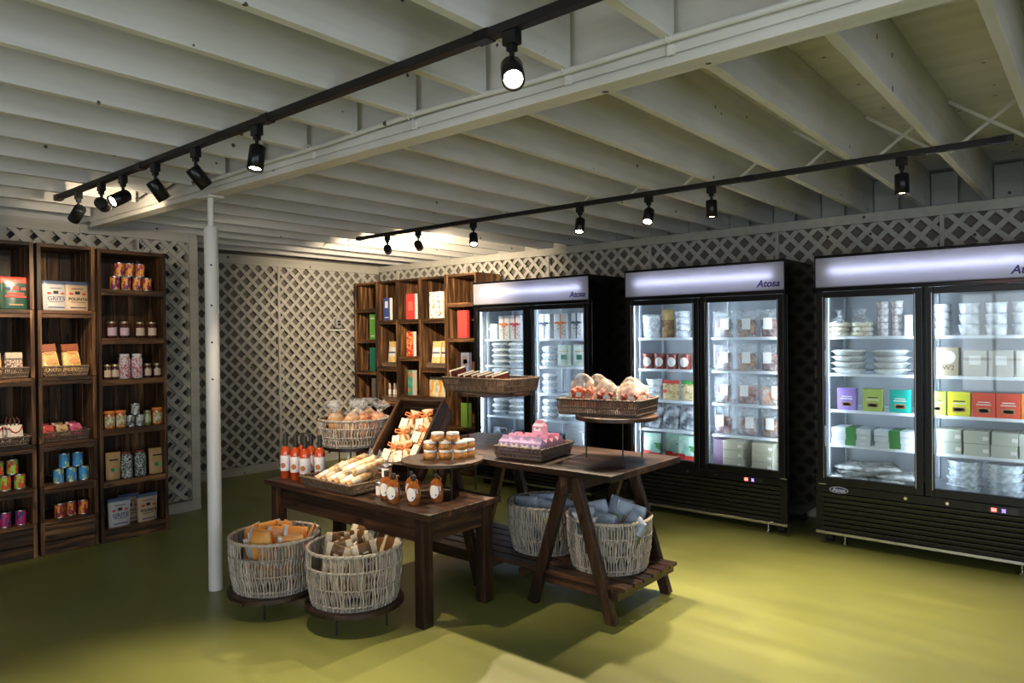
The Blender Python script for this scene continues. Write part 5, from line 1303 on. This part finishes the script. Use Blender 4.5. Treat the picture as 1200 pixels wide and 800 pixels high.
mt_ = pouch_proto('dumpling_bag', .19,.215,.07,.95,[MNT,REDP,GREENP],lambda u,v,s: 1 if v < .22+.12*(1-u) else (2 if (u+v > 1.25 and v < .6 and u > .6) else 0),crump=.005)
for k, x in enumerate((-3.01,-2.84,-2.69)): mt_.at((x,Ym-.06+.07*(k%2),ZS[4]), .05, 'mint green bag with a red bottom, %s at the foot of the middle refrigerator' % ['left','middle','right'][k], 'mint and red bags', scale=(.9,1,1))
# middle refrigerator, right door: bagged meats
MT = [mottled('dark_meat',(.10,.02,.02),(.32,.13,.10),22,bump=.6,rough=.35), mottled('tan_meat',(.36,.19,.09),(.16,.05,.03),22,bump=.6,rough=.35), mottled('pale_meat',(.50,.46,.45),(.22,.07,.06),20,bump=.6,rough=.35), mottled('orange_meat',(.62,.30,.14),(.60,.56,.52),20,bump=.6,rough=.35)]
def meat(i):
    def fn():
        t = thing('bagged_meat', '', 'bag'); pouch_mb(.14,.125,.055,matf=lambda u,v,s:0,crump=.008,seed=i+20,pillow=True).build('meat_pieces', MT[i], t)
        pouch_mb(.165,.195,.075,matf=lambda u,v,s:0,crump=.010,seed=i+30).build('clear_bag', M_CLEAR, t)
        b = MB(); b.box((-.045+.02*i,-.0445,.055),(.02+.02*i,-.0425,.135)); b.build('paper_label', WHITE, t); return t
    return Proto(fn)
ms_ = [meat(i) for i in range(4)]
RW = ['top','second','third','fourth']; CL_ = ['left','middle','right']
for r_, row in enumerate(((2,1,0),(2,1,0),(2,0,3),(0,2,1))):
    for c_, x in enumerate((-2.385,-2.19,-2.00)):
        ms_[row[c_]].at((x,Ym-.02,ZS[r_]), rnd.uniform(-.12,.12), 'clear bag of %s, %s on the %s shelf behind the right door' % (['dark sliced meat','tan meat','pale meat','orange meat'][row[c_]], CL_[c_], RW[r_]), 'bagged meats, %s shelf' % RW[r_], scale=(1,1,1.08))
CRB = M3('cream_carton', (.50,.47,.36), rough=.6)
cbx = flatbox(.165,.20,.070,CRB,'cream_carton')
for c_, x in enumerate((-2.275,-2.045)): stack(cbx, x, Ym, ZS[4], 3, .0715, 'cream carton, %%s of the %s stack at the foot of the middle refrigerator' % ['left','right'][c_], 'cream cartons, %s stack' % ['left','right'][c_], .003)
o = tag(carton_mb(.10,.2,.21).build('purple_carton', M3('dusk_purple',(.10,.05,.10)), bevel=.003), 'dark purple carton left of the cream ones in the middle refrigerator', 'box'); put(o, (-2.415,Ym+.05,ZS[4]))

# right refrigerator
Yr = FY+.20
BUN = mottled('bun_cream', (.70,.60,.42), (.80,.74,.60), 18, bump=.2, rough=.5)
def buns():
    t = thing('bun_stack_bag', '', 'bag')
    b = MB()
    for k in range(3): b.lathe([(.05,k*.034),(.068,k*.034+.008),(.070,k*.034+.018),(.060,k*.034+.030),(.03,k*.034+.033)], 20)
    b.build('flat_buns', BUN, t)
    b = MB(); n = 16; vs = []; rn = random.Random(5)
    for j, (zz, rr) in enumerate(((.0,.060),(.02,.074),(.10,.072),(.125,.04),(.145,.015),(.155,.014),(.175,.028),(.19,.035))):
        for q in range(n): a = 2*math.pi*q/n; k_ = rr*(1+(.25*rn.uniform(-1,1) if j > 2 else .02)); vs.append((k_*math.cos(a), k_*math.sin(a), zz+(rn.uniform(-.008,.008) if j > 5 else 0)))
    b.add(vs, [(j*n+q, j*n+(q+1)%n, (j+1)*n+(q+1)%n, (j+1)*n+q) for j in range(7) for q in range(n)], 0, True); b.build('tied_film', M_CLEAR, t); return t
bn = Proto(buns)
bn.at((-1.500,Yr,ZS[0]), 0, 'stack of cream buns tied in film, left on the top shelf'); bn.at((-1.345,Yr,ZS[0]), .5, 'stack of cream buns tied in film, right on the top shelf'); bn.at((-1.42,Yr+.16,ZS[0]), .5, 'stack of cream buns tied in film, behind the two front ones')
SAL2 = tub(.040,.048,PNK)
def minitub():
    t = SALfn(); return t
stack(SAL2, -1.215, Yr, ZS[0], 5, .0485, 'small clear tub of salad, %s of the left stack in the right refrigerator', 'salad tubs, left stack', .001)
stack(SAL2, -1.125, Yr, ZS[0], 5, .0485, 'small clear tub of salad, %s of the right stack in the right refrigerator', 'salad tubs, right stack', .001)
CARD = printed('striped_card_print', (.72,.72,.78), [(.60,.10,.12)], scale=1, thr=.88, stretch=(3,3,130))
def shelf_box(label, w_, d, h, x, y, z, body, patches=(), name='food_carton'):
    t = thing(name, label, 'box', (x,y,z)); carton_mb(w_,d,h).build('carton_body', body, t, bevel=.0015)
    for nm, x0, x1, z0, z1, m in patches:
        b = MB(); b.box(((x0-.5)*w_,-d/2-.0009,z0*h),((x1-.5)*w_,-d/2-.0001,z1*h)); b.build(nm, m, t)
shelf_box('white price card standing right of the salad tubs', .045,.03,.14,-1.045,Yr-.05,ZS[0],WHITE,name='price_card')
PAN = mottled('foil_pan', (.60,.62,.63), (.82,.84,.85), 50, rough=.35, bump=.3)
def pan():
    t = thing('foil_pie_pan', '', 'pan'); b = MB(); vs = []; n = 48
    prof = [(.085,0),(.088,.001),(.112,.026),(.124,.028),(.124,.031),(.110,.030)]
    for j, (r_, z_) in enumerate(prof):
        for i in range(n): a = 2*math.pi*i/n; rr = r_*(1+(.012*math.cos(i*math.pi) if j in (2,3) else 0)); vs.append((rr*math.cos(a), rr*math.sin(a), z_))
    b.add(vs, [(j*n+i, j*n+(i+1)%n, (j+1)*n+(i+1)%n, (j+1)*n+i) for j in range(len(prof)-1) for i in range(n)], 0, True); b.add(vs[:n], [tuple(reversed(range(n)))], 0); b.build('foil_dish', PAN, t)
    b = MB(); b.lathe([(.109,.029),(.100,.038),(.0,.041)],32); b.build('white_lid', WHITE, t); return t
pn = Proto(pan)
for c_, x in enumerate((-1.435,-1.165)): stack(pn, x, Yr, ZS[1], 4, .0425, 'foil pie pan with a white lid, %%s of the %s stack' % ['left','right'][c_], 'pie pans, %s stack' % ['left','right'][c_], .003)
def bisc(label, x, c, w_=.125, txt=WHITE, z=ZS[2], h=.155, y=None):
    shelf_box(label, w_, .05, h, x, y or Yr-.06, z, M3('carton_'+label.split()[0]+str(int(-x*100)), c, rough=.4), [('printed_title',.25,.78,.60,.64,BLACKP if c[0] > .3 and c[1] > .3 else txt),('printed_title',.18,.82,.50,.54,txt),('product_window',.22,.78,.18,.38,KRAFT),('product_window',.30,.70,.21,.33,CREAM)], 'biscuit_carton')
bisc('purple biscuit carton, leftmost in the right refrigerator', -1.435, (.30,.20,.55)); bisc('green biscuit carton between the purple and teal ones', -1.265, (.42,.52,.12)); bisc('teal biscuit carton, third from left in the right refrigerator', -1.095, (.01,.40,.33))
bisc('olive green biscuit carton just right of the door bar', -.885, (.36,.42,.08)); bisc('yellow biscuit carton in the right refrigerator', -.752, (.78,.72,.05)); bisc('red biscuit carton beside the yellow one', -.617, (.75,.09,.05)); bisc('red biscuit carton, second right of the yellow one', -.488, (.72,.09,.05)); bisc('orange biscuit carton at the picture edge', -.360, (.75,.22,.03))
wbx = flatbox(.255,.20,.040,PZ,'white_carton',M3('band_green',(.05,.22,.06)))
for c_, x in enumerate((-1.405,-1.125)): stack(wbx, x, Yr, ZS[3], 3, .0412, 'white carton with a green band, %%s of the %s stack' % ['left','right'][c_], 'green-banded cartons, %s stack' % ['left','right'][c_], .003)
wbx.at((-1.10,Yr+.205,ZS[3]+.0), 0, 'white carton with a green band lying behind the right stack')
cb2 = flatbox(.138,.20,.078,M3('sage_carton',(.48,.50,.43),rough=.6),'sage_carton')
for c_ in range(4): stack(cb2, -.805+c_*.148, Yr, ZS[3], 2, .0792, 'sage carton, %%s one in column %s from the door bar' % ['one','two','three','four'][c_], 'sage cartons, column %s' % ['one','two','three','four'][c_], .001)
WFB = mottled('white_film_bag', (.30,.31,.31), (.62,.63,.62), 14, rough=.2, bump=.9, lo=.4, hi=.6)
wf = pouch_proto('flat_film_bag', .26,.22,.035,.95,[WFB],lambda u,v,s:0,crump=.009)
for k, (x, y, z, a, b_) in enumerate(((-1.44,5.43,.462,-88,.1),(-1.20,5.43,.462,-88,-.2),(-1.36,5.44,.497,-86,.5),(-1.12,5.43,.497,-86,.1),(-1.42,5.43,.532,-84,-.3),(-1.22,5.44,.54,-84,.4))):
    wf.at((x,y,z), (R(a),0,b_), 'crumpled whitish film bag %s at the foot of the right refrigerator' % ['lowest on the left','lowest on the right','second layer left','second layer right','on top at the left','on top in the middle'][k], 'film bags at the foot of the right refrigerator')
# right door
shelf_label = M3('label_red_line', (.60,.20,.18))
tt2 = tub(.052,.052,mottled('grey_salad',(.30,.28,.30),(.55,.50,.50),20))
stack(tt2, -.855, Yr, ZS[0], 4, .0525, 'clear tub with white tape, %s of the stack by the door bar', 'taped tubs, left', .001)
for i, x in enumerate((-.70,-.555,-.41)): stack(tub(.062,.070,WHT), x, Yr, ZS[0], 3, .0705, 'pale clear tub, %%s of the %s stack on the right refrigerator top shelf' % CL_[i], 'pale tubs, %s stack' % CL_[i], .001)
BGE = M3('beige_carton', (.45,.38,.26))
t = thing('pastry_carton', 'beige carton with a round white label and brown letters behind the right door', 'box', (-.815,Yr-.03,ZS[1])); carton_mb(.125,.10,.185).build('carton_body', BGE, t, bevel=.002)
b = MB(); b.lathe([(0,0),(.042,0),(.042,.001),(0,.001)],24,sm=False); o = b.build('round_label', WHITE, t, loc=(0.005,-.0502,.122)); o.rotation_euler = (R(90),0,0)
lettering('lettering', 'W2', .045, M3('brown_ink',(.12,.05,.03)), t, (0.005,-.0512,.052), (R(90),0,0))
for i, x in enumerate((-.665,-.525,-.385)):
    shelf_box('pale carton with a white circle, %s of three on the second shelf' % CL_[i], .125,.10,.165,x,Yr-.02,ZS[1],M3('pale_carton%d'%i,(.50,.48,.42)),[('paper_label',.25,.75,.45,.8,WHITE)])
ctb = tub(.10,.052,mottled('clear_ice',(.40,.48,.60),(.65,.72,.80),20,rough=.2,bump=.6),.8)
for i, x in enumerate((-.735,-.51)): stack(ctb, x, Yr, ZS[4], 4, .0525, 'clear ribbed tray, %%s of the %s stack at the foot of the right refrigerator' % ['left','right'][i], 'ribbed trays, %s stack' % ['left','right'][i], .004)
